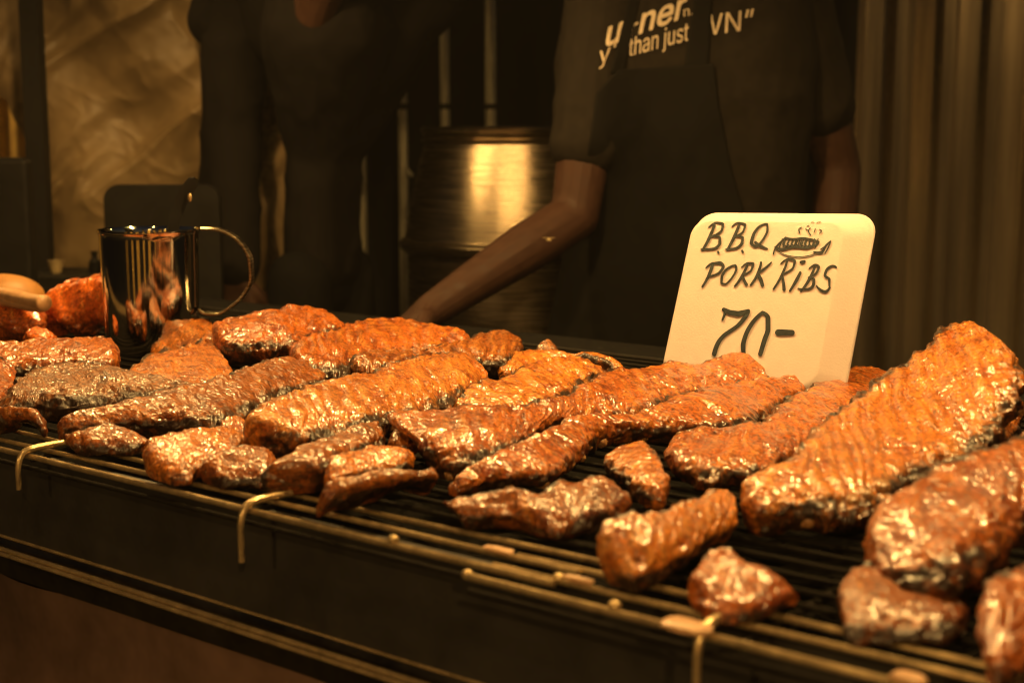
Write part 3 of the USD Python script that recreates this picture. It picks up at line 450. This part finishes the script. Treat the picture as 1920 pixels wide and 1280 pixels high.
def scrap(label, px, py, w, d, h, seed, ang, material='bone'):
    m = trimesh.creation.icosphere(4); v = m.vertices; v = np.sign(v) * np.abs(v) ** .6; v = v * [w, d, h] * (1 + .35 * (meshkit.fbm(m.vertices * 2.2 + seed, 3, seed) - .5))[:, None]
    cc, s_ = math.cos(ang), math.sin(ang); v = np.stack([v[:, 0] * cc - v[:, 1] * s_, v[:, 0] * s_ + v[:, 1] * cc, v[:, 2]], 1) + atz(px, py, ZG + .0035 + h * .8)
    tag(obj('fat_scrap', (v, m.faces), material, smooth=True), label, 'food scrap', 'pale fat scraps on the rods')
ANG = math.atan2(DL[1], DL[0])
scrap('flat pale fat scrap stuck beside the near hook', 1288, 1172, .015, .009, .0022, 2, ANG)
scrap('roundish pale crumb on the front rod at the bottom right', 1703, 1272, .009, .006, .003, 4, ANG)
scrap('thin pale drip on the middle rods', 935, 1030, .012, .004, .0016, 6, ANG)
scrap('small pale drip on the front rail before the grate end', 1085, 1085, .011, .003, .0015, 8, ANG)

# ------------------------------------------------------------------ steel mug with spoon
mc = atz(287, 656, ZG + .003); fw = mc[1]; RM = 92 * fw / F * 1.005; HM = aty(287, 431, fw)[2] - mc[2]
mg = thing('steel_mug', 'shiny stainless steel mug with a loop handle standing on the grate', 'mug', mc)
obj('cup', lathe([(0, .003), (RM * .86, 0), (RM * .90, .001), (RM * .925, .006), (RM * .935, .012), (RM * .96, HM * .5), (RM * .985, HM - .012), (RM * .985, HM - .005), (RM * 1.0, HM - .0035), (RM * 1.012, HM - .001), (RM * 1.008, HM + .0012), (RM * .99, HM), (RM * .975, HM - .004), (RM * .968, HM - .012), (RM * .92, .012), (RM * .90, .006), (0, .005)], mc, 160), 'polished_steel', mg, smooth=40)
hp = np.array([(378, 429), (398, 429), (425, 436), (452, 455), (470, 488), (472, 520), (458, 552), (432, 576), (408, 588), (388, 587), (374, 578)], float)
cv = PchipInterpolator(np.arange(len(hp)), np.array([aty(a, b, fw - .004) for a, b in hp]))(np.linspace(0, len(hp) - 1, 90))
tg = np.gradient(cv, axis=0); tg /= np.linalg.norm(tg, axis=1, keepdims=True); nn = np.cross(tg, [0, 1, 0])
ring = [(-.0095, -.001), (-.0095, .001), (-.0075, .0022), (.0075, .0022), (.0095, .001), (.0095, -.001), (.0075, -.0022), (-.0075, -.0022)]
hv = np.array([[p + np.array([0, 1, 0]) * a + n_ * b for a, b in ring + ring[:1]] for p, n_ in zip(cv, nn)])
obj('handle', grid_mesh(hv), 'brushed_steel', mg, smooth=30)
sp = thing('spoon', 'dark spoon handle with a hole sticking out of the steel mug', 'spoon', mc + [0, 0, .006])
sc = [aty(300, 560, fw + .01), aty(322, 440, fw + .012), aty(334, 390, fw + .016), aty(350, 358, fw + .02), aty(367, 335, fw + .024)]
cs = PchipInterpolator(np.arange(5), np.array(sc))(np.linspace(0, 4, 60)); wd = np.interp(np.linspace(0, 4, 60), [0, 1, 2, 3, 3.8, 4], [.004, .0085, .0095, .010, .0085, .004])
tg = np.gradient(cs, axis=0); tg /= np.linalg.norm(tg, axis=1, keepdims=True); wx = np.cross(tg, [0, 1.0, 0]); wx /= np.linalg.norm(wx, axis=1, keepdims=True); wx *= np.sign(wx[:, :1])
wx = wx * .8 + np.array([0, .6, 0])
hole_c = aty(357, 370, fw + .02)
rows = []
for p, w_, x_, t_ in zip(cs, wd, wx, tg):
    rows.append([p + x_ * w_ * a + np.array([-.25, -1, 0]) * b for a, b in ((-1, .0), (-.7, .0016), (0, .0024), (.7, .0016), (1, 0), (.7, -.0016), (0, -.0024), (-.7, -.0016), (-1, 0))])
obj('spoon_handle', grid_mesh(np.array(rows)), 'black_plastic', sp, smooth=40)
obj('hole_rim', ball(hole_c + [0, -.004, 0], (.0028, .0018, .006)), 'rail_steel', sp)
obj('bowl', ball(mc + [.004, .006, .028], (.018, .014, .026), 3), 'black_plastic', sp)

# ------------------------------------------------------------------ foam price sign
from scipy.optimize import least_squares
W_S, H_S = .262, .268
def sign_frame(p):
    x, y, yaw, lean, roll = p[:5]; o = np.array([x, y, .912])
    e = np.array([math.cos(yaw), math.sin(yaw), 0]); bk_ = np.array([-math.sin(yaw), math.cos(yaw), 0]); upv = np.array([0, 0, math.cos(lean)]) + bk_ * math.sin(lean)
    return o, e * math.cos(roll) + upv * math.sin(roll), -e * math.sin(roll) + upv * math.cos(roll)
def to_px(q):
    q = q - EYE; fwd = q[1] * math.cos(PITCH) - q[2] * math.sin(PITCH); upp = q[1] * math.sin(PITCH) + q[2] * math.cos(PITCH); return np.array([960 + F * q[0] / fwd, 640 - F * upp / fwd])
TGT = np.array([(1303, 391), (1637, 391), (1228, 717), (1575, 750)])
def res_(p):
    o, e, n_ = sign_frame(p); w_, h_ = p[5], p[6]
    return (np.array([to_px(o + n_ * h_), to_px(o + e * w_ + n_ * h_), to_px(o), to_px(o + e * w_)]) - TGT).ravel().tolist() + [30 * (p[3] - .35), 20 * p[4]]
fit = least_squares(res_, [.19, 1.72, -.2, .35, -.05, .22, .2]).x
SO, SE, SV = sign_frame(fit); SW, SH = fit[5], fit[6]; SN = np.cross(SE, SV)         # SN points at the viewer
print('sign', fit.round(3))
def on_sign(px, py, off=0.0):
    r_ = ray(px, py); q0 = SO + SN * off; return EYE + r_ * (((q0 - EYE) @ SN) / (r_ @ SN))
def rrect(x0, x1, y0, y1, r, n=10):
    P = []
    for cx_, cy_, a0 in ((x1 - r, y1 - r, 0), (x0 + r, y1 - r, 90), (x0 + r, y0 + r, 180), (x1 - r, y0 + r, 270)):
        for k in range(n + 1): an = math.radians(a0 + 90 * k / n); P.append((cx_ + r * math.cos(an), cy_ + r * math.sin(an)))
    return np.array(P)
def tray_ring(i_l, i_r, i_t, i_b, r, depth): return [SO + SE * x + SV * y + SN * depth for x, y in rrect(i_l, SW - i_r, i_b, SH - i_t, r)]
rings = [tray_ring(.02, .045, .03, .03, .012, -.0003), tray_ring(.006, .030, .0165, .012, .020, 0), tray_ring(.0035, .0265, .0140, .009, .021, -.0009), tray_ring(.0015, .022, .011, .006, .022, -.003), tray_ring(.0008, .005, .006, .003, .024, -.010), tray_ring(.0004, .002, .0040, .001, .024, -.0112), tray_ring(0, 0, .001, 0, .024, -.012), tray_ring(0, 0, 0, 0, .024, -.014), tray_ring(.002, .002, .002, .002, .022, -.016), tray_ring(.006, .012, .012, .008, .02, -.0155), tray_ring(.008, .030, .018, .012, .018, -.005), tray_ring(.02, .045, .03, .03, .012, -.004)]
nr, nc = len(rings), len(rings[0]); V = np.array(rings).reshape(-1, 3); f = []
for i in range(nr - 1):
    for j in range(nc):
        a_, b_, c_, d_ = i * nc + j, i * nc + (j + 1) % nc, (i + 1) * nc + (j + 1) % nc, (i + 1) * nc + j; f += [(a_, c_, b_), (a_, d_, c_)]
V = np.vstack([V, V[:nc].mean(0), V[-nc:].mean(0)])
for j in range(nc): f += [(j, (j + 1) % nc, nr * nc), ((nr - 1) * nc + (j + 1) % nc, (nr - 1) * nc + j, nr * nc + 1)]
sg = thing('price_sign', 'white foam tray price sign reading B.B.Q PORK RIBS 70 behind the ribs', 'sign', SO)
obj('foam_tray', (V, np.array(f)), 'foam', sg, smooth=28)
def Z1(pts): return [(1240 + a / 3.879, 390 + b / 3.879) for a, b in pts]
def stroke(pts, w, smooth_=True):
    """a marker stroke: pts in sign pixels, w its width in the same pixels (number or list)"""
    q = np.array(Z1(pts)); k = len(q); ww = np.interp(np.linspace(0, 1, max(2, 10 * k)), np.linspace(0, 1, len(np.atleast_1d(w))), np.atleast_1d(w)) * 1.25 / 3.879 / 2
    q = PchipInterpolator(np.arange(k), q)(np.linspace(0, k - 1, 10 * k)) if smooth_ and k > 2 else np.array([np.interp(np.linspace(0, k - 1, 10 * k), np.arange(k), q[:, i]) for i in (0, 1)]).T
    return unary_union([MultiPoint([q[i], q[i + 1]]).convex_hull.buffer((ww[i] + ww[i + 1]) / 2, 6) for i in range(len(q) - 1)])
def ink(name, strokes, label=None):
    g = unary_union([stroke(*s_) for s_ in strokes]).simplify(.12); parts = []
    for pg in getattr(g, 'geoms', [g]):
        m = trimesh.creation.extrude_polygon(pg, 1.0, engine='earcut'); v = m.vertices
        m.vertices = np.array([on_sign(x, y, .0003 if z < .5 else .0008) for x, y, z in v]); parts.append(m)
    o = obj(name, cat_(parts), 'marker_ink', sg, smooth=False)
    if label: tag(o, label)
ink('lettering', [([(385, 125), (350, 215), (300, 305)], [16, 20, 14]), ([(345, 140), (400, 105), (448, 118), (440, 160), (372, 205)], [8, 10, 16, 14, 10]), ([(372, 205), (425, 212), (425, 255), (380, 295), (290, 300)], [10, 14, 18, 14, 10]), ([(412, 318), (416, 326)], [13, 13]),
    ([(565, 125), (530, 210), (480, 305)], [16, 20, 14]), ([(515, 135), (560, 108), (610, 122), (598, 165), (545, 205)], [8, 10, 14, 12, 9]), ([(545, 205), (592, 215), (586, 255), (540, 292), (470, 300)], [9, 14, 18, 13, 10]), ([(588, 310), (592, 320)], [13, 13]),
    ([(765, 115), (720, 130), (672, 190), (655, 255), (690, 280), (735, 235), (772, 160), (770, 115)], [10, 12, 18, 20, 14, 12, 14, 10]), ([(685, 250), (715, 272), (770, 296)], [16, 20, 10])], 'black marker line B.B.Q')
ink('lettering', [([(372, 410), (350, 480), (298, 572)], [18, 20, 12]), ([(325, 435), (370, 402), (425, 398), (450, 425), (420, 470), (348, 497)], [8, 12, 18, 18, 14, 10]),
    ([(535, 415), (480, 440), (440, 500), (437, 545), (465, 552), (510, 510), (545, 445), (535, 415)], [10, 12, 16, 14, 10, 10, 14, 12]),
    ([(625, 415), (590, 490), (535, 568)], [14, 18, 12]), ([(585, 430), (630, 400), (668, 405), (655, 450), (590, 488)], [8, 12, 16, 12, 9]), ([(592, 488), (600, 520), (618, 555)], [10, 16, 20]),
    ([(725, 395), (705, 470), (650, 560)], [12, 18, 12]), ([(800, 395), (750, 440), (700, 478)], [8, 14, 14]), ([(702, 478), (722, 520), (735, 562)], [16, 24, 20]),
    ([(915, 385), (880, 480), (815, 590)], [12, 16, 11]), ([(868, 405), (925, 370), (970, 385), (960, 430), (878, 485)], [8, 11, 15, 12, 9]), ([(880, 485), (888, 540), (892, 592)], [10, 16, 20]),
    ([(1010, 470), (985, 520), (935, 602)], [16, 20, 12]), ([(1018, 395), (1040, 388)], [20, 16]),
    ([(1115, 430), (1075, 520), (1015, 605)], [14, 18, 12]), ([(1075, 440), (1120, 412), (1145, 428), (1130, 468), (1070, 505)], [8, 12, 15, 12, 9]), ([(1070, 505), (1110, 520), (1105, 560), (1060, 590), (995, 585)], [9, 15, 18, 12, 9]),
    ([(1272, 432), (1245, 420), (1205, 445), (1190, 490), (1222, 520), (1222, 565)], [10, 12, 16, 16, 15, 12]), ([(1225, 578), (1190, 608), (1150, 590), (1130, 565)], [12, 18, 16, 8])], 'black marker line PORK RIBS')
ink('lettering', [([(455, 738), (500, 760), (560, 770), (632, 748)], [24, 30, 34, 22], False), ([(470, 745), (445, 812)], [18, 12]), ([(628, 760), (560, 850), (450, 930), (410, 985), (385, 1060)], [26, 22, 22, 26, 28]),
    ([(735, 758), (665, 830), (615, 920), (595, 1000), (600, 1060)], [18, 24, 26, 28, 24]), ([(735, 758), (775, 800), (775, 880), (750, 960), (720, 1060)], [18, 28, 28, 28, 26])], 'black marker price 70')
ink('lettering', [([(850, 905), (950, 905)], [38, 32], False)])
ink('drawing', [([(815, 335), (830, 290), (905, 215)], [8, 10, 12]), ([(905, 215), (960, 225), (1030, 220), (1100, 230), (1145, 245)], [10, 12, 12, 12, 10]), ([(830, 285), (880, 300), (960, 285), (1050, 290), (1120, 270), (1145, 245)], [14, 16, 12, 14, 12, 10]), ([(830, 290), (900, 340), (1000, 355), (1080, 345), (1130, 320)], [5, 5, 5, 5, 6])] +
    [([(880 + 26 * k, 225), (860 + 26 * k, 285)], [7, 9]) for k in range(11)] + [([(900 + 30 * k, 240), (885 + 32 * k, 262), (910 + 30 * k, 275)], [8, 10, 7]) for k in range(8)] +
    [([(1110, 320), (1160, 325), (1200, 270), (1232, 240)], [10, 16, 12, 7]), ([(1232, 240), (1215, 285), (1190, 328)], [7, 8, 5]), ([(1160, 300), (1195, 275)], [8, 6])], 'small ink drawing of ribs on a plate')
ink('drawing', [([(1020, 140), (1000, 155), (1005, 178)], [4, 6, 9]), ([(1050, 150), (1062, 160)], [4, 5]), ([(1085, 145), (1070, 165), (1085, 195)], [4, 6, 7]), ([(1120, 150), (1110, 180)], [5, 5]), ([(1150, 155), (1165, 165), (1150, 185)], [4, 5, 5]), ([(1090, 105), (1110, 96)], [3, 3]), ([(1130, 105), (1160, 98)], [3, 3]), ([(1060, 130), (1075, 125)], [3, 3])], 'ink steam curls above the drawn ribs')

# ------------------------------------------------------------------ people
def hull(*sp): return m3.Manifold.batch_hull([m3.Manifold.sphere(r, 20).translate(tuple(map(float, p))) for p, r in sp])
def finish(parts, edge=.014, it=8):
    m = m3.Manifold.batch_boolean(parts, m3.OpType.Add).refine_to_length(edge).to_mesh()
    t = trimesh.Trimesh(m.vert_properties[:, :3], m.tri_verts, process=True); trimesh.smoothing.filter_taubin(t, iterations=it); return t
def chain(pts, rad): return [hull((pts[i], rad[i]), (pts[i + 1], rad[i + 1])) for i in range(len(pts) - 1)]
def unit(v): return np.asarray(v, float) / np.linalg.norm(v)
def hand_parts(wrist, d, nrm, side, curl=.5):
    d = unit(d); nrm = unit(nrm - d * (np.asarray(nrm) @ d)); x = np.cross(nrm, d) * side      # x: towards the little finger
    wrist = np.asarray(wrist, float); k = wrist + d * .085
    out = [hull((wrist, .026), (wrist + d * .03 + x * .02, .016), (wrist + d * .03 - x * .02, .017)), hull((wrist + d * .03 + x * .02, .015), (wrist + d * .03 - x * .02, .017), (k + x * .030, .011), (k - x * .030, .012))]
    for o, ln, r in ((-.030, .074, .0092), (-.010, .082, .0095), (.010, .077, .0092), (.029, .060, .0082)):
        p = k + x * o; pts = [p]; a = curl * .5
        for s_ in (.45, .32, .23): pts.append(pts[-1] + (d * math.cos(a) - nrm * math.sin(a)) * ln * s_ + x * o * .08); a += curl * .8
        out += chain(pts, (r, r * .95, r * .88, r * .78))
    p = wrist + d * .025 - x * .028; t = unit(d * .75 - x * .65 - nrm * .25); p1 = p + t * .038; p2 = p1 + unit(t + d * .5) * .03
    out += chain([p, p1, p2, p2 + unit(t + d * .8) * .022], (.0145, .0125, .0105, .009)); return out
def make_head(c, fw, t):
    """c: centre of the head, fw: the way it looks; body parts are returned, eyes, brows, lips and hair are made under t"""
    fw = unit(fw); sd = unit(np.cross(fw, [0, 0, 1])); up = np.cross(sd, fw)
    P = lambda a, b, c_: c + sd * a + fw * b + up * c_
    parts = [hull((P(0, -.025, .045), .078), (P(0, .02, .04), .072)), hull((P(0, -.02, .0), .072), (P(0, .03, -.05), .052), (P(0, .05, -.085), .027)), hull((P(.035, .03, -.06), .028), (P(-.035, .03, -.06), .028), (P(0, .06, -.085), .02)),
        hull((P(0, .085, .03), .008), (P(0, .102, -.012), .012), (P(0, .08, -.018), .016)), hull((P(.03, .07, .035), .016), (P(-.03, .07, .035), .016))]
    for s_ in (-1, 1): parts.append(hull((P(s_ * .076, -.01, .02), .012), (P(s_ * .078, -.012, -.02), .009), (P(s_ * .07, 0, 0), .012)))
    def deco():
        for s_ in (-1, 1):
            obj('eye', ball(P(s_ * .031, .079, .014), .0115), 'eye_white', t, smooth=True); obj('iris', ball(P(s_ * .031, .087, .013), .0052), 'iris', t, smooth=True)
            obj('eyebrow', tube([P(s_ * .016, .092, .034), P(s_ * .032, .090, .040), P(s_ * .048, .080, .034)], .0035, 8), 'hair', t, smooth=True)
        obj('lips', tube([P(-.024, .079, -.050), P(-.01, .088, -.047), P(0, .089, -.049), P(.01, .088, -.047), P(.024, .079, -.050)], (.003, .006, .0055, .006, .003), 10), 'lip', t, smooth=True)
        h = finish([hull((P(0, -.035, .055), .086), (P(0, .012, .068), .076)), hull((P(0, -.05, .04), .078), (P(0, -.055, -.045), .05))], .010, 4)
        h.vertices += h.vertex_normals * (.008 * (meshkit.fbm(h.vertices * 60, 2, 4) - .5))[:, None]; obj('hair', h, 'hair', t, smooth=True)
    return parts, deco
def cloth(parts, seed, amp=.010, edge=.011, it=10):
    t = finish(parts, edge, it); v = t.vertices
    w = meshkit.fbm(np.stack([v[:, 0] * 13, v[:, 1] * 13, v[:, 2] * 6], 1), 3, seed) - .5; k = 1 - np.abs(2 * meshkit.fbm(v * [10, 10, 7] + 3, 2, seed + 5) - 1)
    t.vertices = v + t.vertex_normals * (amp * w + amp * .8 * (k ** 3 - .3))[:, None]; return t
def level(c, sd, hw, r): c = np.asarray(c, float); return [(c + sd * hw, r), (c - sd * hw, r)]
def torso(levels): return [hull(*(levels[i] + levels[i + 1])) for i in range(len(levels) - 1)]
def person(label, J, sdv, fwv, shirt, seed, sleeve, group=None):
    t = thing('person', label, 'person', [J['hip'][0], J['hip'][1], 0]); sdv, fwv = unit(sdv), unit(fwv)
    hp_, wa, chs, nk, hd = (np.asarray(J[k]) for k in ('hip', 'waist', 'chest', 'neck', 'head'))
    hparts, deco = make_head(hd, J.get('look', fwv), t)
    K = J.get('slim', 1.)
    body = hparts + chain([nk - [0, 0, .03], nk + (hd - nk) * .55], (.062, .055)) + torso([level(hp_, sdv, .08 * K, .10 * K), level(wa, sdv, .07 * K, .09 * K), level(chs, sdv, .09, .10), level((J['sl'] + J['sr']) / 2, sdv, .12, .055)])
    shirt_p = torso([level(hp_ - [0, 0, .03], sdv, .10 * K, .125 * K), level(wa, sdv, .095 * K, .115 * K), level(chs, sdv, .105, .125), level((J['sl'] + J['sr']) / 2 - [0, 0, .005], sdv, .13, .07)])
    legs = [hull(*(level(hp_, sdv, .09 * K, .112 * K) + level(hp_ - [0, 0, .09], sdv, .095 * K, .10 * K)))]
    shoes = []
    for s_, sh, el, wr in ((-1, J['sl'], J['el'], J['wl']), (1, J['sr'], J['er'], J['wr'])):
        sh, el, wr = map(np.asarray, (sh, el, wr)); body += chain([sh, (sh + el) / 2, el, el + (wr - el) * .35, wr], (.056, .050, .041, .042, .027))
        body += hand_parts(wr, unit(wr - el) + J.get('hand_bend', np.zeros(3)), J.get('palm', np.array([0, 0, 1.])), s_)
        shirt_p += chain([sh, sh + (el - sh) * sleeve * .6, sh + (el - sh) * sleeve], (.068, .060, .060 if sleeve < .95 else .06))
        if sleeve > 1.2: shirt_p += chain([el, el + (wr - el) * .92], (.06, .045))
        h0 = hp_ + sdv * (s_ * .095) - [0, 0, .06]; kn = np.array([h0[0] + sdv[0] * s_ * .02, h0[1] + fwv[1] * .03, .48]); an = np.array([kn[0], kn[1] - fwv[1] * .04, .09])
        body += chain([h0, kn, an], (.075 * K, .05 * K ** .4, .038)); legs += chain([h0, kn, an - [0, 0, .02]], (.105 * K ** .6, .075 * K ** .3, .062))
        shoes.append(finish([hull((an + [0, 0, -.045], .045), (an + fwv * .10 + [0, 0, -.055], .034), (an + fwv * .17 + [0, 0, -.06], .028), (an - fwv * .04 + [0, 0, -.055], .034))], .012, 3))
    obj('body', finish(body, .011, 6), 'skin', t, smooth=True); deco()
    sm = cloth(shirt_p, seed); so = obj('t_shirt' if sleeve < 1.2 else 'jacket', sm, shirt, t, smooth=True); lg = cloth(legs, seed + 1, .008, .016)
    obj('trousers', lg, 'trousers_dark', t, smooth=True)
    for s_ in shoes: s_.vertices[:, 2] -= s_.vertices[:, 2].min() - .001; obj('shoe', s_, 'black_plastic', t, smooth=True)
    return t, sm, so, lg
Y1 = 2.46
J1 = {'hip': aty(1275, 640, 2.56), 'waist': aty(1285, 400, 2.55), 'chest': aty(1290, 120, 2.54), 'neck': aty(1268, -120, 2.50), 'head': aty(1245, -270, 2.45),
    'sl': aty(1136, 0, 2.48), 'el': aty(1078, 405, 2.40), 'wl': aty(806, 583, 2.24), 'sr': aty(1478, -40, 2.54), 'er': aty(1572, 320, 2.60), 'wr': aty(1545, 640, 2.48), 'look': np.array([-.35, -1, -.35]), 'palm': np.array([0, .2, 1.])}
man, shirt_m, shirt_o, leg_m = person('seller in brown printed t-shirt and black apron reaching over the grill', J1, (1, .05, 0), (0, -1, 0), 'shirt_brown', 31, .66)
# front surface of the clothes as a height field y(x, z)
def front(meshes, pad=.012):
    v = np.vstack([cat_([m]).subdivide().vertices for m in meshes]); x0, z0 = v[:, 0].min() - .1, v[:, 2].min() - .1; c_ = .008
    nx, nz = int((v[:, 0].max() + .1 - x0) / c_) + 1, int((v[:, 2].max() + .1 - z0) / c_) + 1; g = np.full((nx, nz), np.inf)
    np.minimum.at(g, (((v[:, 0] - x0) / c_).astype(int), ((v[:, 2] - z0) / c_).astype(int)), v[:, 1]); bad = ~np.isfinite(g)
    idx = distance_transform_edt(bad, return_distances=False, return_indices=True); g = g[tuple(idx)]
    return lambda sm: (lambda G: (lambda x, z: G[np.clip(((x - x0) / c_).astype(int), 0, nx - 1), np.clip(((z - z0) / c_).astype(int), 0, nz - 1)]))(gaussian_filter(g, sm))
torso_only = shirt_m.copy()
fr = front([torso_only, leg_m]); f_soft, f_fine = fr(3.0), fr(1.0)
def smooth_lookup(fn, x, z, h=.008): return (fn(x - h, z) + fn(x + h, z) + fn(x, z - h) + fn(x, z + h) + 2 * fn(x, z)) / 6
def sheet(left, right, n, m_, off, fn=None, thick=.0025):
    """cloth between two pixel polylines (same rows), laid on the front of the clothes"""
    fn = fn or f_soft; l_, r_ = np.array(left, float), np.array(right, float); k = np.linspace(0, len(l_) - 1, n)
    l_ = np.array([np.interp(k, np.arange(len(l_)), l_[:, i]) for i in (0, 1)]).T; r_ = np.array([np.interp(k, np.arange(len(r_)), r_[:, i]) for i in (0, 1)]).T
    q = l_[:, None] + (r_ - l_)[:, None] * np.linspace(0, 1, m_)[None, :, None]; yv = np.full(q.shape[:2], Y1 - .04)
    for _ in range(3):
        P = np.array([[aty(a, b, y) for (a, b), y in zip(rw, ry)] for rw, ry in zip(q, yv)]); yv = smooth_lookup(fn, P[..., 0], P[..., 2]) - off
    P[..., 1] = gaussian_filter(yv, 1.5, mode='nearest')
    return grid_mesh(P, thick, (0, 1, 0))
ap = sheet([(1160, 131), (1118, 175), (1098, 320), (1055, 480), (1022, 640), (1005, 800), (1000, 1100)], [(1338, 120), (1348, 200), (1372, 320), (1405, 430), (1440, 640), (1465, 800), (1480, 1100)], 90, 60, .012)
ap.vertices += ap.vertex_normals * 0 + np.stack([0 * ap.vertices[:, 0], .012 * (meshkit.fbm(ap.vertices * [9, 0, 4], 3, 3) - .5), 0 * ap.vertices[:, 0]], 1)
ao = obj('apron', ap, 'apron_black', man, smooth=True)
obj('strap', sheet([(1192, -140), (1179, 0), (1145, 136)], [(1212, -140), (1199, 0), (1169, 136)], 40, 8, .0075, f_fine), 'apron_black', ao, smooth=True)
obj('strap', sheet([(1316, -140), (1302, 0), (1283, 126)], [(1350, -140), (1335, 0), (1328, 124)], 40, 8, .0075, f_fine), 'apron_black', ao, smooth=True)
def shirt_text(text, px, py, h_px, slope, bold=False, italic=0., sq=1.0):
    m = meshkit.text_mesh(text, 1.0, .03, bold); m = m.subdivide(); v = np.array(m.vertices); ys = v[:, 2].copy()
    X = px + (v[:, 0] * sq + italic * v[:, 1]) * h_px; Yp = py - v[:, 1] * h_px + slope * (X - px)
    yy = np.full(len(X), Y1 - .07)
    for _ in range(3): P = np.array([aty(a, b, y) for a, b, y in zip(X, Yp, yy)]); yy = smooth_lookup(f_fine, P[:, 0], P[:, 2]) - .004
    P = np.array([aty(a, b, y) for a, b, y in zip(X, Yp, yy)]); P[:, 1] -= .0012 * (ys > .015); m.vertices = P; return m
pr = [shirt_text("u'", 1130, 90, 44, -.42, True, .2, .95), shirt_text('r', 1176, 72, 30, -.36, True, .2), shirt_text('ner', 1193, 65, 45, -.36, True, .22, .92), shirt_text('n.', 1280, 32, 18, -.2), shirt_text("y'", 1121, 122, 32, -.42, False, .1, .95), shirt_text('r', 1167, 110, 30, -.30), shirt_text('than just', 1178, 106, 34, -.27, False, .06, .60), shirt_text('WN”', 1306, 70, 38, -.14, False, .05, .95)]
pr = [p for p in pr]
obj('printed_lettering', cat_(pr), 'print_white', shirt_o, smooth=False)
# dark rubber band on the upper arm
ec, sh_ = J1['er'], J1['sr']; dirn = unit(ec - sh_); pc = sh_ + (ec - sh_) * .70
fx = np.cross(dirn, [0, 1, 0]); fy = np.cross(dirn, fx); ths = np.linspace(0, 2 * np.pi, 40)
Y2 = 2.95
J2 = {'hip': aty(604, 470, Y2 + .03), 'waist': aty(608, 290, Y2), 'chest': aty(655, 60, Y2 - .02), 'neck': aty(655, -150, Y2 - .03), 'head': aty(680, -280, Y2 - .05), 'sl': aty(443, -60, Y2 + .02), 'el': aty(433, 240, Y2 + .04), 'wl': aty(446, 520, Y2 - .02),
    'sr': aty(830, -70, Y2 - .06), 'er': aty(1010, -160, Y2 - .1), 'wr': aty(1060, -380, Y2 - .2), 'look': np.array([.5, -1, -.2]), 'palm': np.array([0, -1, .2]), 'slim': .47}
man2, jk, jo, _ = person('person in black jacket with one arm hanging before the tarpaulin', J2, (.35, .93, 0), (.9, -.35, 0), 'cloth_black', 47, 1.5)
jk2 = cloth([hull((aty(402, 40, Y2 + .03), .055), (aty(455, -70, Y2 + .03), .07), (aty(455, 60, Y2 + .04), .055)), hull((aty(455, -70, Y2 + .03), .07), (aty(650, -70, Y2), .10), (aty(600, 70, Y2), .08), (aty(520, 50, Y2 + .02), .075)), hull((aty(600, 90, Y2), .08), (aty(830, -70, Y2 - .04), .09), (aty(614, 250, Y2), .045))], 5)
obj('jacket_back', jk2, 'cloth_black', man2, smooth=True)
be = finish(chain([aty(596, -230, Y2 - .18), aty(592, -60, Y2 - .20), aty(590, 32, Y2 - .21), aty(615, -60, Y2 - .26), aty(660, -160, Y2 - .30)], (.050, .046, .040, .042, .030)), .008, 6)
obj('forearm', be, 'skin', man2, smooth=True)
bk2 = aty(622, 168, Y2 - .13); obj('belt_buckle', rbox(bk2[0] - .014, bk2[0] + .014, bk2[1] - .004, bk2[1] + .004, bk2[2] - .006, bk2[2] + .006, .003), 'rail_steel', man2)
# small fly by the seller's arm
fc = aty(1029, 450, 2.2); fl = thing('fly', 'tiny pale fly hovering before the seller\'s forearm', 'fly', fc)
obj('insect_body', ball(fc, (.0045, .003, .003)), 'ceramic', fl, smooth=True)
for s_ in (-1, 1): obj('wing', ball(fc + [s_ * .005, 0, .0035], (.0055, .003, .0006)), 'ceramic', fl, smooth=True)
hb = box(-9, 9, -4, 9, -1, 3.2)
usdkit.material(stage, LK + 'lift_haze', {'v': ('principled_volume', {'color': (.9, .92, .95), 'density': HAZE, 'anisotropy': 0.})}, volume='v.volume')
if HAZE: tag(obj('haze', hb, 'lift_haze', smooth=False), 'thin added haze that lifts the blacks across the stall', 'haze', kind='stuff')  # haze volume added to lift the blacks
print('meat triangles', TRIS)
